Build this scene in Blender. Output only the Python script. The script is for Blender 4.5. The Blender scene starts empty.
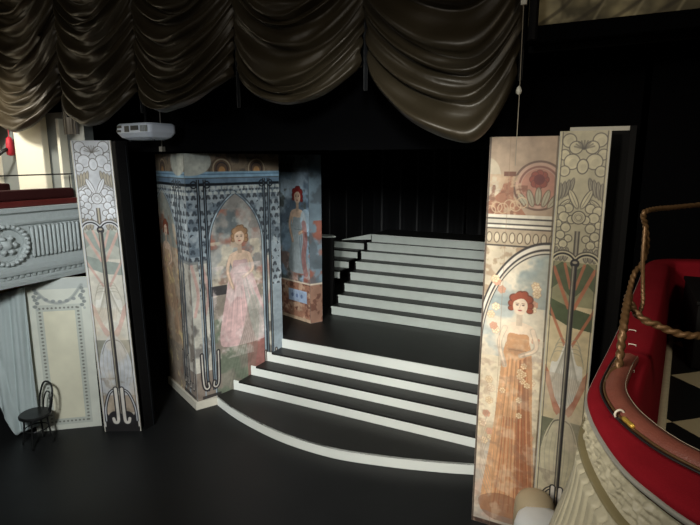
import bpy, bmesh, math, random
import numpy as np
from mathutils import Vector, Matrix
random.seed(7)
C = bpy.context.scene
COL = C.collection
PI = math.pi

# ------------------------------------------------------------------ helpers
def lin(c):
    return tuple((x/255/12.92 if x/255 <= .04045 else ((x/255+.055)/1.055)**2.4) for x in c)

def mat(name, rgb, rough=.6, metal=0.0, var=.12, scale=8.0, bump=0.0, bscale=40.0, spec=.5, sheen=0.0, coat=0.0):
    m = bpy.data.materials.new(name); m.use_nodes = True
    nt = m.node_tree; b = nt.nodes['Principled BSDF']
    c = lin(rgb)
    tc = nt.nodes.new('ShaderNodeTexCoord')
    n = nt.nodes.new('ShaderNodeTexNoise'); n.inputs['Scale'].default_value = scale; n.inputs['Detail'].default_value = 5
    nt.links.new(tc.outputs['Object'], n.inputs['Vector'])
    r = nt.nodes.new('ShaderNodeMapRange')
    r.inputs['To Min'].default_value = 1-var; r.inputs['To Max'].default_value = 1+var
    nt.links.new(n.outputs['Fac'], r.inputs['Value'])
    mx = nt.nodes.new('ShaderNodeVectorMath'); mx.operation = 'SCALE'
    mx.inputs[0].default_value = c
    nt.links.new(r.outputs['Result'], mx.inputs['Scale'])
    nt.links.new(mx.outputs['Vector'], b.inputs['Base Color'])
    b.inputs['Roughness'].default_value = rough; b.inputs['Metallic'].default_value = metal
    b.inputs['Specular IOR Level'].default_value = spec
    b.inputs['Sheen Weight'].default_value = sheen
    b.inputs['Coat Weight'].default_value = coat
    if bump:
        n2 = nt.nodes.new('ShaderNodeTexNoise'); n2.inputs['Scale'].default_value = bscale; n2.inputs['Detail'].default_value = 4
        nt.links.new(tc.outputs['Object'], n2.inputs['Vector'])
        bp = nt.nodes.new('ShaderNodeBump'); bp.inputs['Strength'].default_value = bump; bp.inputs['Distance'].default_value = .02
        nt.links.new(n2.outputs['Fac'], bp.inputs['Height']); nt.links.new(bp.outputs['Normal'], b.inputs['Normal'])
    return m

def paint_mat(name, rough=.5):
    m = bpy.data.materials.new(name); m.use_nodes = True
    nt = m.node_tree; b = nt.nodes['Principled BSDF']
    a = nt.nodes.new('ShaderNodeAttribute'); a.attribute_name = 'paint'
    nt.links.new(a.outputs['Color'], b.inputs['Base Color'])
    b.inputs['Roughness'].default_value = rough
    return m

class MB:
    def __init__(s): s.v = []; s.f = []; s.mi = []
    def add(s, vs, fs, mi=0):
        o = len(s.v); s.v += [tuple(v) for v in vs]; s.f += [tuple(i+o for i in f) for f in fs]; s.mi += [mi]*len(fs)
    def box(s, a, b, mi=0, M=None):
        vs = [Vector((x, y, z)) for x in (a[0], b[0]) for y in (a[1], b[1]) for z in (a[2], b[2])]
        if M is not None: vs = [M @ v for v in vs]
        s.add(vs, [(0,1,3,2),(4,6,7,5),(0,4,5,1),(2,3,7,6),(0,2,6,4),(1,5,7,3)], mi)
    def prism(s, poly, z0, z1, mi=0):
        n = len(poly)
        vs = [(x, y, z0) for x, y in poly] + [(x, y, z1) for x, y in poly]
        fs = [tuple(range(n-1, -1, -1)), tuple(range(n, 2*n))] + [(i, (i+1) % n, n+(i+1) % n, n+i) for i in range(n)]
        s.add(vs, fs, mi)
    def tube(s, path, r, n=8, mi=0, closed=False, lobes=0, twist=0.0, lobe_amp=.35):
        path = [Vector(p) for p in path]; m = len(path)
        rr = r if hasattr(r, '__len__') else [r]*m
        up = Vector((0, 0, 1)); prev = None; vs = []; L = 0
        for i, p in enumerate(path):
            if closed: t = path[(i+1) % m]-path[i-1]
            else: t = path[min(i+1, m-1)]-path[max(i-1, 0)]
            t.normalize()
            if prev is None:
                x = t.cross(up)
                if x.length < .05: x = t.cross(Vector((1, 0, 0)))
            else: x = prev-t*prev.dot(t)
            x.normalize(); prev = x; y = t.cross(x)
            if i: L += (path[i]-path[i-1]).length
            for k in range(n):
                a = 2*PI*k/n; q = rr[i]
                if lobes: q = q*(1-lobe_amp+lobe_amp*abs(math.cos(lobes*a/2+twist*L)))
                vs.append(p+x*math.cos(a)*q+y*math.sin(a)*q)
        fs = []
        for i in range(m if closed else m-1):
            j = (i+1) % m
            for k in range(n):
                l = (k+1) % n
                fs.append((i*n+k, i*n+l, j*n+l, j*n+k))
        if not closed:
            fs.append(tuple(range(n-1, -1, -1))); fs.append(tuple((m-1)*n+k for k in range(n)))
        s.add(vs, fs, mi)
    def lathe(s, prof, c=(0, 0, 0), n=24, mi=0):
        vs = []; c = Vector(c)
        for r, z in prof:
            for k in range(n):
                a = 2*PI*k/n; vs.append(c+Vector((r*math.cos(a), r*math.sin(a), z)))
        m = len(prof)
        fs = [(i*n+k, i*n+(k+1) % n, (i+1)*n+(k+1) % n, (i+1)*n+k) for i in range(m-1) for k in range(n)]
        fs.append(tuple(range(n-1, -1, -1))); fs.append(tuple((m-1)*n+k for k in range(n)))
        s.add(vs, fs, mi)
    def grid(s, P, mi=0):          # P[i][j] points
        a, b = len(P), len(P[0])
        s.add([p for row in P for p in row], [(i*b+j, i*b+j+1, (i+1)*b+j+1, (i+1)*b+j) for i in range(a-1) for j in range(b-1)], mi)
    def build(s, name, mats, parent=None, smooth=False, bevel=0, loc=None, fix=True):
        me = bpy.data.meshes.new(name); me.from_pydata(s.v, [], s.f)
        if not isinstance(mats, (list, tuple)): mats = [mats]
        for m in mats: me.materials.append(m)
        for p, k in zip(me.polygons, s.mi): p.material_index = k
        if fix:
            bm = bmesh.new(); bm.from_mesh(me); bmesh.ops.recalc_face_normals(bm, faces=bm.faces); bm.to_mesh(me); bm.free()
        if smooth: me.polygons.foreach_set('use_smooth', [True]*len(me.polygons))
        o = bpy.data.objects.new(name, me); COL.objects.link(o)
        if parent: o.parent = parent
        if loc: o.location = loc
        if bevel:
            bv = o.modifiers.new('bevel', 'BEVEL'); bv.width = bevel; bv.segments = 2; bv.limit_method = 'ANGLE'
        return o

def tag(o, label=None, cat=None, group=None, kind=None):
    if label: o['label'] = label
    if cat: o['category'] = cat
    if group: o['group'] = group
    if kind: o['kind'] = kind
    return o
def empty(name, loc=(0, 0, 0), rz=0, **k):
    o = bpy.data.objects.new(name, None); COL.objects.link(o); o.location = loc; o.rotation_euler = (0, 0, rz); o.empty_display_size = .1
    return tag(o, **k)

def spline(pts, n=12, closed=False):
    pts = [Vector(p) for p in pts]; m = len(pts); out = []
    rng = range(m if closed else m-1)
    for i in rng:
        if closed: p0, p1, p2, p3 = pts[i-1], pts[i], pts[(i+1) % m], pts[(i+2) % m]
        else: p0, p1, p2, p3 = pts[max(i-1, 0)], pts[i], pts[i+1], pts[min(i+2, m-1)]
        for k in range(n):
            t = k/n
            out.append(.5*((2*p1)+(p2-p0)*t+(2*p0-5*p1+4*p2-p3)*t*t+(3*p1-p0-3*p2+p3)*t**3))
    if not closed: out.append(pts[-1])
    return out

# ------------------------------------------------------------------ camera (4 m above the stage, in a side box)
R1 = .168; HP = R1*5; PITCH = math.radians(10.95); YAW = math.radians(27); FPX = 530; EYE = 4.0
cam = bpy.data.cameras.new('camera'); cam.lens = FPX/700*36; cam.sensor_width = 36; cam.clip_start = .05
co = bpy.data.objects.new('camera', cam); COL.objects.link(co)
co.location = (0, 0, EYE); co.rotation_euler = (PI/2-PITCH, 0, YAW)
C.camera = co

# ------------------------------------------------------------------ materials
M = {}
M['stage'] = mat('black_stage_floor', (27, 28, 28), .45, var=.3, scale=1.2, bump=.05, spec=.2)
M['black'] = mat('black_masking_cloth', (4, 4, 5), .95, var=.2, spec=.06)
M['velour'] = mat('black_velour', (13, 14, 16), .8, var=.2, spec=.2, sheen=.15)
M['tread'] = mat('black_tread_paint', (34, 34, 32), .45, var=.3, scale=6, bump=.1, spec=.35)
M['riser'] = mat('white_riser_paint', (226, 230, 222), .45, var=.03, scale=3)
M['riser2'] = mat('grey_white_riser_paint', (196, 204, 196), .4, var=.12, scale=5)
M['plinth'] = mat('cream_plinth_paint', (205, 200, 184), .5, var=.06, scale=9)
M['board'] = mat('panel_edge_paint', (120, 116, 106), .6, var=.2, scale=20)
M['blackboard'] = mat('black_panel_back', (13, 12, 12), .7, var=.2, spec=.15)
M['swag'] = mat('dark_gold_satin', (58, 50, 36), .4, metal=.25, var=.4, scale=1.8, bump=.15, bscale=7, spec=.45)
M['plaster'] = mat('pale_blue_plaster', (172, 180, 178), .6, var=.12, scale=14, bump=.4, bscale=45)
M['cream_plaster'] = mat('cream_plaster', (168, 162, 140), .5, var=.2, scale=16, bump=.12, bscale=70)
M['cream_wall'] = mat('cream_wall_paint', (232, 226, 204), .6, var=.04, scale=3)
M['grey_wall'] = mat('grey_wall_paint', (128, 132, 128), .6, var=.1, scale=3)
M['velvet'] = mat('red_velvet', (122, 20, 30), .85, var=.2, scale=9, bump=.15, bscale=160, spec=.08)
M['velvet_dark'] = mat('dark_red_velvet', (50, 17, 15), .7, var=.2, scale=9, spec=.2)
M['leather'] = mat('brown_leather', (118, 66, 54), .5, var=.2, scale=25, bump=.2, bscale=150)
M['stitch'] = mat('pale_stitch_thread', (150, 140, 122), .7)
M['brass'] = mat('aged_brass', (104, 78, 50), .45, metal=.5, var=.3, scale=30)
M['gold'] = mat('yellow_gold_metal', (214, 176, 80), .35, metal=.6, var=.1)
M['cable'] = mat('black_cable', (26, 22, 22), .5)
M['grey_lip'] = mat('grey_lip_moulding', (142, 140, 132), .4, var=.1, scale=20)
M['olive'] = mat('olive_gilt_moulding', (122, 112, 82), .45, var=.15, scale=20)
M['white'] = mat('white_plastic', (205, 212, 222), .4, var=.04)
M['dark_vent'] = mat('dark_vent_plastic', (30, 34, 38), .4)
M['clear'] = mat('lens_glass', (18, 24, 40), .08, coat=.5)
M['lampwhite'] = mat('white_lamp_shade', (240, 243, 242), .6, var=.03)
M['lampbeige'] = mat('beige_lamp_cap', (188, 170, 138), .6, var=.06)
M['wood_black'] = mat('black_bentwood', (24, 25, 24), .35, var=.2, spec=.5)
M['drape'] = mat('pale_blue_grey_cloth', (178, 190, 188), .75, var=.08, scale=6, bump=.1)
M['mahog'] = mat('dark_mahogany', (88, 32, 28), .35, var=.3, scale=10)
M['redcloth'] = mat('bright_red_cloth', (190, 40, 55), .6)
M['skirt'] = mat('cream_skirting', (214, 204, 172), .6, var=.2, scale=30)
M['paint'] = paint_mat('scenic_paint')
M['paint_matt'] = paint_mat('scenic_paint_matt', .75)
M['gilt'] = mat('gilt_moulding', (150, 124, 60), .4, metal=.5, var=.3, scale=10)

# ------------------------------------------------------------------ scenic painting (numpy on a fine mesh)
def vnoise(x, y, seed=0):
    r = np.random.RandomState(seed).rand(64, 64)
    xi = np.floor(x).astype(int); yi = np.floor(y).astype(int); fx = x-xi; fy = y-yi
    fx = fx*fx*(3-2*fx); fy = fy*fy*(3-2*fy)
    g = lambda a, b: r[a % 64, b % 64]
    return (g(xi, yi)*(1-fx)+g(xi+1, yi)*fx)*(1-fy)+(g(xi, yi+1)*(1-fx)+g(xi+1, yi+1)*fx)*fy
def fbm(x, y, seed=0, o=4):
    s = 0; a = .5
    for k in range(o): s = s+a*vnoise(x*2**k, y*2**k, seed+k); a *= .5
    return s/(1-.5**o)

class Art:
    """paint on a W x H (metres) face; x from the left, y up from the bottom"""
    def __init__(s, W, H, nx, ny, base):
        s.W, s.H, s.nx, s.ny = W, H, nx, ny
        s.x, s.y = np.meshgrid(np.linspace(0, W, nx), np.linspace(0, H, ny))
        s.c = np.ones((ny, nx, 3))*np.array(base, float)
        s.e = max(W/nx, H/ny)*.7
    def put(s, m, col, a=1.0):
        m = np.clip(m, 0, 1)[..., None]*a
        s.c = s.c*(1-m)+np.array(col, float)*m
    def mask(s, d): return np.clip(.5-d/(2*s.e), 0, 1)         # d<0 inside
    def rect(s, x0, x1, y0, y1, col, a=1):
        d = np.maximum(np.maximum(x0-s.x, s.x-x1), np.maximum(y0-s.y, s.y-y1)); s.put(s.mask(d), col, a)
    def ell(s, cx, cy, rx, ry, col, a=1, rot=0):
        c, n = math.cos(rot), math.sin(rot)
        X = (s.x-cx)*c+(s.y-cy)*n; Y = -(s.x-cx)*n+(s.y-cy)*c
        d = (np.sqrt((X/rx)**2+(Y/ry)**2)-1)*min(rx, ry); s.put(s.mask(d), col, a)
    def ring(s, cx, cy, r, w, col, a=1, ry=None, lower=True):
        ry = ry or r
        d = abs(np.sqrt(((s.x-cx)/r)**2+((s.y-cy)/ry)**2)-1)*min(r, ry)-w/2
        m = s.mask(d)
        if not lower: m = m*(s.y >= cy)
        s.put(m, col, a)
    def line(s, pts, w, col, a=1, sm=True, taper=False):
        if sm and len(pts) > 2: pts = [(p.x, p.y) for p in spline([(q[0], q[1], 0) for q in pts], 6)]
        xs = [p[0] for p in pts]; ys = [p[1] for p in pts]
        i0 = max(0, int((min(ys)-w*2)/s.H*(s.ny-1))); i1 = min(s.ny, int((max(ys)+w*2)/s.H*(s.ny-1))+2)
        if i1 <= i0: return
        X = s.x[i0:i1]; Y = s.y[i0:i1]; D = np.full(X.shape, 9.)
        for k, ((ax, ay), (bx, by)) in enumerate(zip(pts[:-1], pts[1:])):
            dx, dy = bx-ax, by-ay; L = dx*dx+dy*dy+1e-12
            t = np.clip(((X-ax)*dx+(Y-ay)*dy)/L, 0, 1)
            ww = w/2*(1-k/len(pts)*.8) if taper else w/2
            D = np.minimum(D, np.hypot(X-ax-t*dx, Y-ay-t*dy)-ww)
        m = (np.clip(.5-D/(2*s.e), 0, 1)*a)[..., None]
        s.c[i0:i1] = s.c[i0:i1]*(1-m)+np.array(col, float)*m
    def poly(s, pts, col, a=1, sm=False, inside=None):
        if sm: pts = [(p.x, p.y) for p in spline([(q[0], q[1], 0) for q in pts], 6, True)]
        ins = np.zeros(s.x.shape, bool); n = len(pts)
        for i in range(n):
            (x0, y0), (x1, y1) = pts[i], pts[(i+1) % n]
            if y0 == y1: continue
            ins ^= ((y0 > s.y) != (y1 > s.y)) & (s.x < (x1-x0)*(s.y-y0)/(y1-y0)+x0)
        m = ins.astype(float)
        if inside is not None: m = m*inside
        s.put(m, col, a)
    def mottle(s, sc, amp, seed, tint=(1, 1, 1)):
        n = (fbm(s.x*sc, s.y*sc, seed)-.5)*amp*2
        s.c = s.c*(1+n[..., None]*np.array(tint))
    def blotch(s, sc, thr, col, a, seed, region=None):
        m = np.clip((fbm(s.x*sc, s.y*sc, seed)-thr)*8, 0, 1)
        if region is not None: m = m*region
        s.put(m, col, a)
    def motif_field(s, region, step, col, a=1, r=.3):
        """rows of small leaf marks inside a region"""
        X = s.x/step; Y = s.y/step; row = np.floor(Y); X = X+(row % 2)*.5
        fx = X-np.floor(X)-.5; fy = Y-row-.5
        d = np.minimum(np.hypot(fx, (fy-.1)*1.3)-r*.55, np.minimum(np.hypot(fx-.2, fy+.15)-r*.35, np.hypot(fx+.2, fy+.15)-r*.35))
        s.put((np.clip(.5-d*10, 0, 1))*region, col, a)
    def face(s, name, parent, M4, m, off=.003):
        """mesh it; M4 maps (x right, y out-of-face, z up) to the parent's space"""
        X, Z = s.x.ravel(), s.y.ravel(); n = len(X)
        co_ = np.stack([X, np.full(n, -off), Z], 1)
        R = np.array(M4); co_ = co_ @ R[:3, :3].T+R[:3, 3]
        idx = np.arange(n).reshape(s.ny, s.nx)
        q = np.stack([idx[:-1, :-1], idx[:-1, 1:], idx[1:, 1:], idx[1:, :-1]], -1).reshape(-1, 4)
        me = bpy.data.meshes.new(name)
        me.vertices.add(n); me.vertices.foreach_set('co', co_.ravel())
        nf = len(q); me.loops.add(nf*4); me.polygons.add(nf)
        me.loops.foreach_set('vertex_index', q.ravel().astype('i'))
        me.polygons.foreach_set('loop_start', np.arange(0, nf*4, 4, dtype='i'))
        me.update(); me.validate()
        at = me.color_attributes.new('paint', 'FLOAT_COLOR', 'POINT')
        c = np.clip(s.c, 0, 255)/255; c = np.where(c <= .04045, c/12.92, ((c+.055)/1.055)**2.4)
        at.data.foreach_set('color', np.concatenate([c.reshape(-1, 3), np.ones((n, 1))], 1).ravel().astype('f'))
        me.materials.append(m)
        o = bpy.data.objects.new(name, me); COL.objects.link(o)
        if parent: o.parent = parent
        return o

def place(p0, p1, z=0):
    """matrix: x runs p0->p1, y points away from the viewer's side, z up"""
    a = Vector((p0[0], p0[1], z)); d = Vector((p1[0]-p0[0], p1[1]-p0[1], 0)).normalized(); n = Vector((0, 0, 1)).cross(d)
    return Matrix(((d.x, n.x, 0, a.x), (d.y, n.y, 0, a.y), (0, 0, 1, a.z), (0, 0, 0, 1)))

DK = (44, 42, 44)
def blossom(A, cx, cy, r, fill, dk=DK, n=6, rot=0.):
    for k in range(n):
        t = rot+2*PI*k/n
        A.ell(cx+math.cos(t)*r*.62, cy+math.sin(t)*r*.62, r*.42, r*.42, dk)
        A.ell(cx+math.cos(t)*r*.62, cy+math.sin(t)*r*.62, r*.35, r*.35, fill)
    A.ell(cx, cy, r*.3, r*.3, dk); A.ell(cx, cy, r*.22, r*.22, fill)
def leafs(A, cx, cy, h, w, col, dk=DK, rot=0.):
    A.ell(cx, cy, w/2+.008, h/2+.008, dk, 1, rot); A.ell(cx, cy, w/2, h/2, col, 1, rot)
    A.line([(cx+math.sin(rot)*h*.4, cy-math.cos(rot)*h*.4), (cx-math.sin(rot)*h*.4, cy+math.cos(rot)*h*.4)], .006, dk, .6)

def paint_lily(A, pale, green=(96, 110, 88), rose=(190, 130, 112), cream=(222, 208, 178), top=.31, ink=(92, 86, 78), soft=(168, 160, 140)):
    """tall narrow ornamental strip: blossom panel above, twin lancets below, scroll foot"""
    W, H = A.W, A.H; cx = W/2; yt = H*(1-top)
    A.rect(0, W, 0, H, cream)
    # lancet lights: cream ground, slanting green band, rose bars crossing towards the stem
    A.rect(0, W, yt-H*.10, yt, tuple((a+b)/2 for a, b in zip(green, cream)))
    for s in (-1, 1):
        A.poly([(cx, yt-H*.02), (cx+s*W*.26, yt), (cx+s*W*.5, yt-H*.02), (cx+s*W*.5, yt-H*.07), (cx+s*W*.3, yt-H*.05), (cx, yt-H*.085)], green, .9)
        A.poly([(cx, yt-H*.105), (cx+s*W*.5, yt-H*.085 if s < 0 else yt-H*.115), (cx+s*W*.5, yt-H*.125 if s < 0 else yt-H*.155), (cx, yt-H*.15)], green)
        for (u0, v0, u1, v1, w) in ((.42, .015, .06, .105, .075), (.2, .005, .05, .06, .06), (.47, .105, .07, .195, .06)):
            A.line([(cx+s*u0*W, yt-v0*H), (cx+s*u1*W, yt-v1*H)], W*w, rose, .85)
        # falling plume
        A.poly([(cx+s*W*.02, yt-H*.19), (cx+s*W*.2, yt-H*.235), (cx+s*W*.34, H*.47), (cx+s*W*.3, H*.39), (cx+s*W*.03, H*.345)], (232, 228, 216), .9, True)
        for k in range(7):
            A.line([(cx+s*W*.03, yt-H*.19), (cx+s*W*(.04+.045*k), yt-H*(.235+.01*k)), (cx+s*W*(.05+.045*k), H*.44), (cx+s*W*(.04+.03*k), H*.375)], .006, soft, .7)
        for k in range(4):
            A.line([(cx+s*W*.04, yt-H*(.185+.008*k)), (cx+s*W*(.16+.04*k), yt-H*(.178+.012*k)), (cx+s*W*(.27+.03*k), yt-H*(.2+.014*k))], .007, soft, .8)
        A.poly([(cx+s*W*.5, yt-H*.24), (cx+s*W*.44, H*.43), (cx+s*W*.2, H*.355), (cx+s*W*.04, H*.335), (cx+s*W*.04, H*.36), (cx+s*W*.2, H*.39), (cx+s*W*.36, H*.45)], rose, .8)
    A.rect(0, W, H*.15, H*.335, tuple(c*.5+d*.5 for c, d in zip(green, (150, 140, 120))))
    for s in (-1, 1):
        A.poly([(cx+s*W*.03, H*.335), (cx+s*W*.18, H*.335), (cx+s*W*.4, H*.27), (cx+s*W*.46, H*.15), (cx+s*W*.03, H*.14)], pale, .9, True)
        A.line([(cx+s*W*.08, H*.335), (cx+s*W*.2, H*.325), (cx+s*W*.33, H*.285)], .016, ink, .8, taper=True)
        for k in range(4): A.line([(cx+s*W*.09*(k+1), H*.3), (cx+s*W*(.11*(k+1)), H*.24), (cx+s*W*.08*(k+1), H*.17)], .006, soft, .7)
    A.rect(0, W, H*.07, H*.135, (168, 150, 130), .85)
    A.blotch(9, .5, (140, 128, 112), .5, 11, (A.y < H*.2).astype(float)); A.blotch(3, .5, (206, 190, 166), .5, 12, (A.y < H*.45).astype(float))
    # blossom panel, close-set pale flowers with soft ink outlines
    A.rect(0, W, yt, H, tuple(c*.92 for c in pale))
    def disc(u, v, r, q=None):
        for s in (-1, 1):
            x, y = cx+s*u*W, H-v*H; rx = r*W; ry = (q or r)*W
            A.ell(x, y, rx+.009, ry+.009, ink, .85); A.ell(x, y, rx, ry, pale); A.ell(x+rx*.15, y-ry*.15, rx*.55, ry*.55, tuple(c*.93 for c in pale), .8)
    def leaf(u, v, h, w, rot, c=None):
        for s in (-1, 1): leafs(A, cx+s*u*W, H-v*H, h*W, w*W, c or soft, ink, rot*s)
    for (u, v, r) in ((.3, .02, .13), (.16, .035, .12), (.38, .05, .1), (.22, .065, .15), (.36, .085, .1)): disc(u, v, r)
    for k in range(9):
        t = PI*(k-4)/10; A.line([(cx, H*.962), (cx+math.sin(t)*W*.2, H*.962+math.cos(t)*W*.17)], .014, ink, .55, taper=True)
    disc(0, .075, .1, .14)
    for k in range(4): leaf(.2+.075*k, .118+.004*k, .34, .075, .25-.06*k)
    leaf(.13, .145, .42, .11, -.45, pale); leaf(.3, .155, .24, .08, .9, pale)
    for (u, v, r) in ((.22, .165, .09), (.37, .17, .09), (.3, .185, .1), (.14, .19, .08), (.41, .2, .07), (.25, .208, .09), (.35, .225, .085), (.18, .232, .07), (.42, .24, .06), (.28, .245, .08)): disc(u, v, r)
    for k in range(3): leaf(.2+.1*k, .268, .28, .085, .12-.1*k, soft)
    disc(0, .185, .125); A.ring(cx, H-.185*H, W*.06, .008, ink, .6); A.ring(cx, H-.185*H, W*.09, .006, ink, .5)
    A.rect(cx-W*.055, cx+W*.055, yt, H-.215*H, ink); A.rect(cx-W*.02, cx+W*.02, yt, H-.215*H, soft)
    for s in (-1, 1):
        A.line([(cx+s*W*.44, yt+.02), (cx+s*W*.44, H-.01)], .01, ink, .8)
        m = cx+s*W*.245
        ring = lambda rr, w, col: A.put(A.mask(abs(np.hypot((A.x-m), (A.y-(yt-W*.12))*.9)-W*rr)-w)*(A.y > yt-W*.12)*((A.x-cx)*s > 0), col)
        reg = ((np.hypot(A.x-m, (A.y-(yt-W*.12))*.9) > W*.3) & (A.y > yt-W*.12) & (A.y < yt+W*.06) & ((A.x-cx)*s > 0)).astype(float); A.put(reg, pale)
        ring(.33, .006, ink); ring(.295, .01, pale); ring(.27, .009, DK); ring(.24, .006, pale)
    A.ell(cx, yt-W*.02, W*.095, W*.1, DK); A.ell(cx, yt, W*.05, W*.03, (170, 160, 140))
    # centre stem and side rules
    A.rect(cx-W*.06, cx+W*.06, H*.16, yt-W*.08, ink); A.rect(cx-W*.035, cx-W*.01, H*.16, yt-W*.08, soft); A.rect(cx+W*.015, cx+W*.05, H*.16, yt-W*.08, DK)
    for s in (-1, 1):
        e = cx+s*W*.475; A.rect(e-W*.02, e+W*.02, 0, H, pale); A.rect(e-s*W*.04-W*.008, e-s*W*.04+W*.008, 0, yt, ink)
    # scroll foot
    A.poly([(W*.06, 0), (W*.94, 0), (W*.94, H*.09), (W*.8, H*.045), (W*.2, H*.045), (W*.06, H*.09)], (36, 34, 34))
    for s in (-1, 1):
        pts = [(cx+s*W*.1, H*.158), (cx+s*W*.27, H*.14), (cx+s*W*.4, H*.09), (cx+s*W*.42, H*.04)]
        A.line(pts, W*.085, DK); A.line(pts, W*.03, pale)
        A.ell(cx+s*W*.16, H*.05, W*.2, H*.026, DK)
        hk = [(cx+s*W*.085, H*.158), (cx+s*W*.085, H*.06), (cx+s*W*.11, H*.036), (cx+s*W*.19, H*.035), (cx+s*W*.22, H*.048)]
        A.line(hk, W*.15, DK); A.line(hk, W*.085, (222, 216, 204))
    A.rect(0, W, 0, H*.018, (36, 34, 34))

def gown_figure(A, cx, yh, hr, yb, wg, hair, gown, gown2, skin=(226, 196, 170), lean=0., inside=None):
    """plain standing figure in a long gown: head at yh, hem at yb"""
    dk = tuple(c*.74 for c in gown)
    sh = yh-hr*2.1
    # trailing gown
    A.poly([(cx-hr*1.1, sh-hr*1.6), (cx+hr*1.1, sh-hr*1.6), (cx+wg*.36+lean*.4, (sh+yb)/2), (cx+wg*.52+lean, yb+hr), (cx+wg*.3+lean, yb), (cx-wg*.35+lean, yb), (cx-wg*.5+lean, yb+hr*1.2), (cx-wg*.34+lean*.3, (sh+yb)/2)], gown, 1, True, inside)
    A.poly([(cx+hr*.2, sh-hr*3), (cx+hr*.9, sh-hr*3), (cx+wg*.46+lean, yb+hr*2), (cx+wg*.2+lean, yb+hr*.6)], gown2, .8, True, inside)
    r = random.Random(3)
    for k in range(11):
        u = -1+2*k/10+r.uniform(-.08, .08)
        A.line([(cx+u*hr*.9, sh-hr*3.1), (cx+u*wg*.26+lean*.4, (sh+yb)/2-r.random()*hr), (cx+u*wg*.42+lean, yb+hr*(.6+r.random()))], .012 if k % 2 else .02, dk if k % 2 else tuple(min(255, c*1.15) for c in gown), .55, taper=True)
    # bodice, shoulders, arms folded in front
    A.poly([(cx-hr*1.45, sh-hr*.2), (cx-hr*.4, sh+hr*.35), (cx+hr*.4, sh+hr*.35), (cx+hr*1.45, sh-hr*.2), (cx+hr*1.1, sh-hr*1.7), (cx+hr*.75, sh-hr*3), (cx-hr*.75, sh-hr*3), (cx-hr*1.1, sh-hr*1.7)], skin, 1, True, inside)
    A.poly([(cx-hr*1.0, sh-hr*1.0), (cx, sh-hr*.85), (cx+hr*1.0, sh-hr*1.0), (cx+hr*.75, sh-hr*3.2), (cx-hr*.75, sh-hr*3.2)], gown, 1, True, inside)
    for s, el, hd in ((-1, (1.75, 2.0), (1.15, 4.2)), (1, (1.7, 2.1), (.35, 3.0))):
        p = [(cx+s*hr*1.3, sh-hr*.35), (cx+s*hr*el[0], sh-hr*el[1]), (cx+s*hr*hd[0], sh-hr*hd[1])]
        A.line(p, hr*.5, tuple(c*.84 for c in skin)); A.line(p, hr*.42, skin, taper=True)
    A.line([(cx-hr*.8, sh-hr*2.5), (cx+hr*.8, sh-hr*2.5)], hr*.12, dk, .7)
    A.rect(cx-hr*.28, cx+hr*.28, sh, yh-hr*.5, tuple(c*.88 for c in skin))
    # head
    hd2 = tuple(c*.72 for c in hair)
    for (u, v, q) in ((-.75, .1, .42), (.8, .0, .45), (-.6, .65, .48), (.7, .6, .5), (0, .95, .5), (-.85, -.4, .3), (.9, -.5, .34), (.35, 1.1, .36)):
        A.ell(cx+u*hr, yh+v*hr, hr*q, hr*q*.9, hd2, .9); A.ell(cx+u*hr*.94, yh+v*hr*.97, hr*q*.78, hr*q*.7, hair, .9)
    A.ell(cx, yh-hr*.1, hr*.68, hr*.9, skin)
    A.poly([(cx-hr*.75, yh+hr*.25), (cx-hr*.2, yh+hr*.55), (cx+hr*.3, yh+hr*.6), (cx+hr*.78, yh+hr*.2), (cx+hr*.5, yh+hr*1.1), (cx-hr*.5, yh+hr*1.1)], hair, 1, True)
    for s in (-1, 1):
        A.ell(cx+s*hr*.28, yh-hr*.02, hr*.12, hr*.06, (92, 66, 58)); A.line([(cx+s*hr*.14, yh+hr*.15), (cx+s*hr*.42, yh+hr*.14)], hr*.06, tuple(c*.7 for c in hair), .8)
    A.line([(cx+hr*.02, yh), (cx-hr*.05, yh-hr*.32)], hr*.05, (180, 140, 120), .8)
    A.ell(cx, yh-hr*.55, hr*.18, hr*.07, (170, 76, 70))

# ------------------------------------------------------------------ setting: stage house
def struct(name, mb, m, **k):
    o = mb.build(name, m, **k); o['kind'] = 'structure'; return o
b = MB(); b.box((-14, -2.5, -.1), (4, 14.2, 0)); struct('floor', b, M['stage'])
b = MB(); b.box((-14, 14, 0), (4, 14.2, 8)); struct('wall_back', b, M['black'])
b = MB(); b.box((-14, -2.5, 8), (4, 14.2, 8.15)); struct('ceiling', b, M['black'])
b = MB(); b.box((-14.2, -2.5, 0), (-14, 14.2, 8)); struct('wall_left', b, M['black'])
b = MB(); b.box((4, -2.5, 0), (4.2, 14.2, 8)); struct('wall_right', b, M['black'])
# black side wall of the stage, right of the opening, and wall above the opening
b = MB(); b.box((.16, 5.7, 0), (3.9, 5.9, 5.2)); struct('wall_proscenium', b, M['black'])

# back drapes: one soft wavy black curtain, hung in widths
def drape_bm(x0, x1, y, z0, z1, amp=.12, pitch=.45, seed=1):
    r = random.Random(seed); n = int((x1-x0)/.05); P = []
    for z in np.linspace(z0, z1, 6):
        P.append([(x0+(x1-x0)*i/n, y+amp*math.sin(i*.05*2*PI/pitch+1.3*math.sin(i*.05*1.7+seed))*(1+.1*z), z) for i in range(n+1)])
    mb = MB(); mb.grid(P); return mb
lab = ['black velour drape behind the far left of the stage', 'black velour drape behind the tall back panel', 'black velour drape directly behind the upper white steps', 'black velour drape at the far back right, hidden in shadow']
for i, (x0, x1) in enumerate(((-10.5, -8), (-7.95, -5.9), (-5.85, -3.4), (-3.35, -.4))):
    o = drape_bm(x0, x1, 12.85+.15*(i % 2), HP+.01, 6.3, seed=i+1).build('stage_drape', M['velour'], smooth=True)
    tag(o, lab[i], 'drape', 'black drapes at the back of the stage')
    sd = o.modifiers.new('thick', 'SOLIDIFY'); sd.thickness = .01
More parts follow.
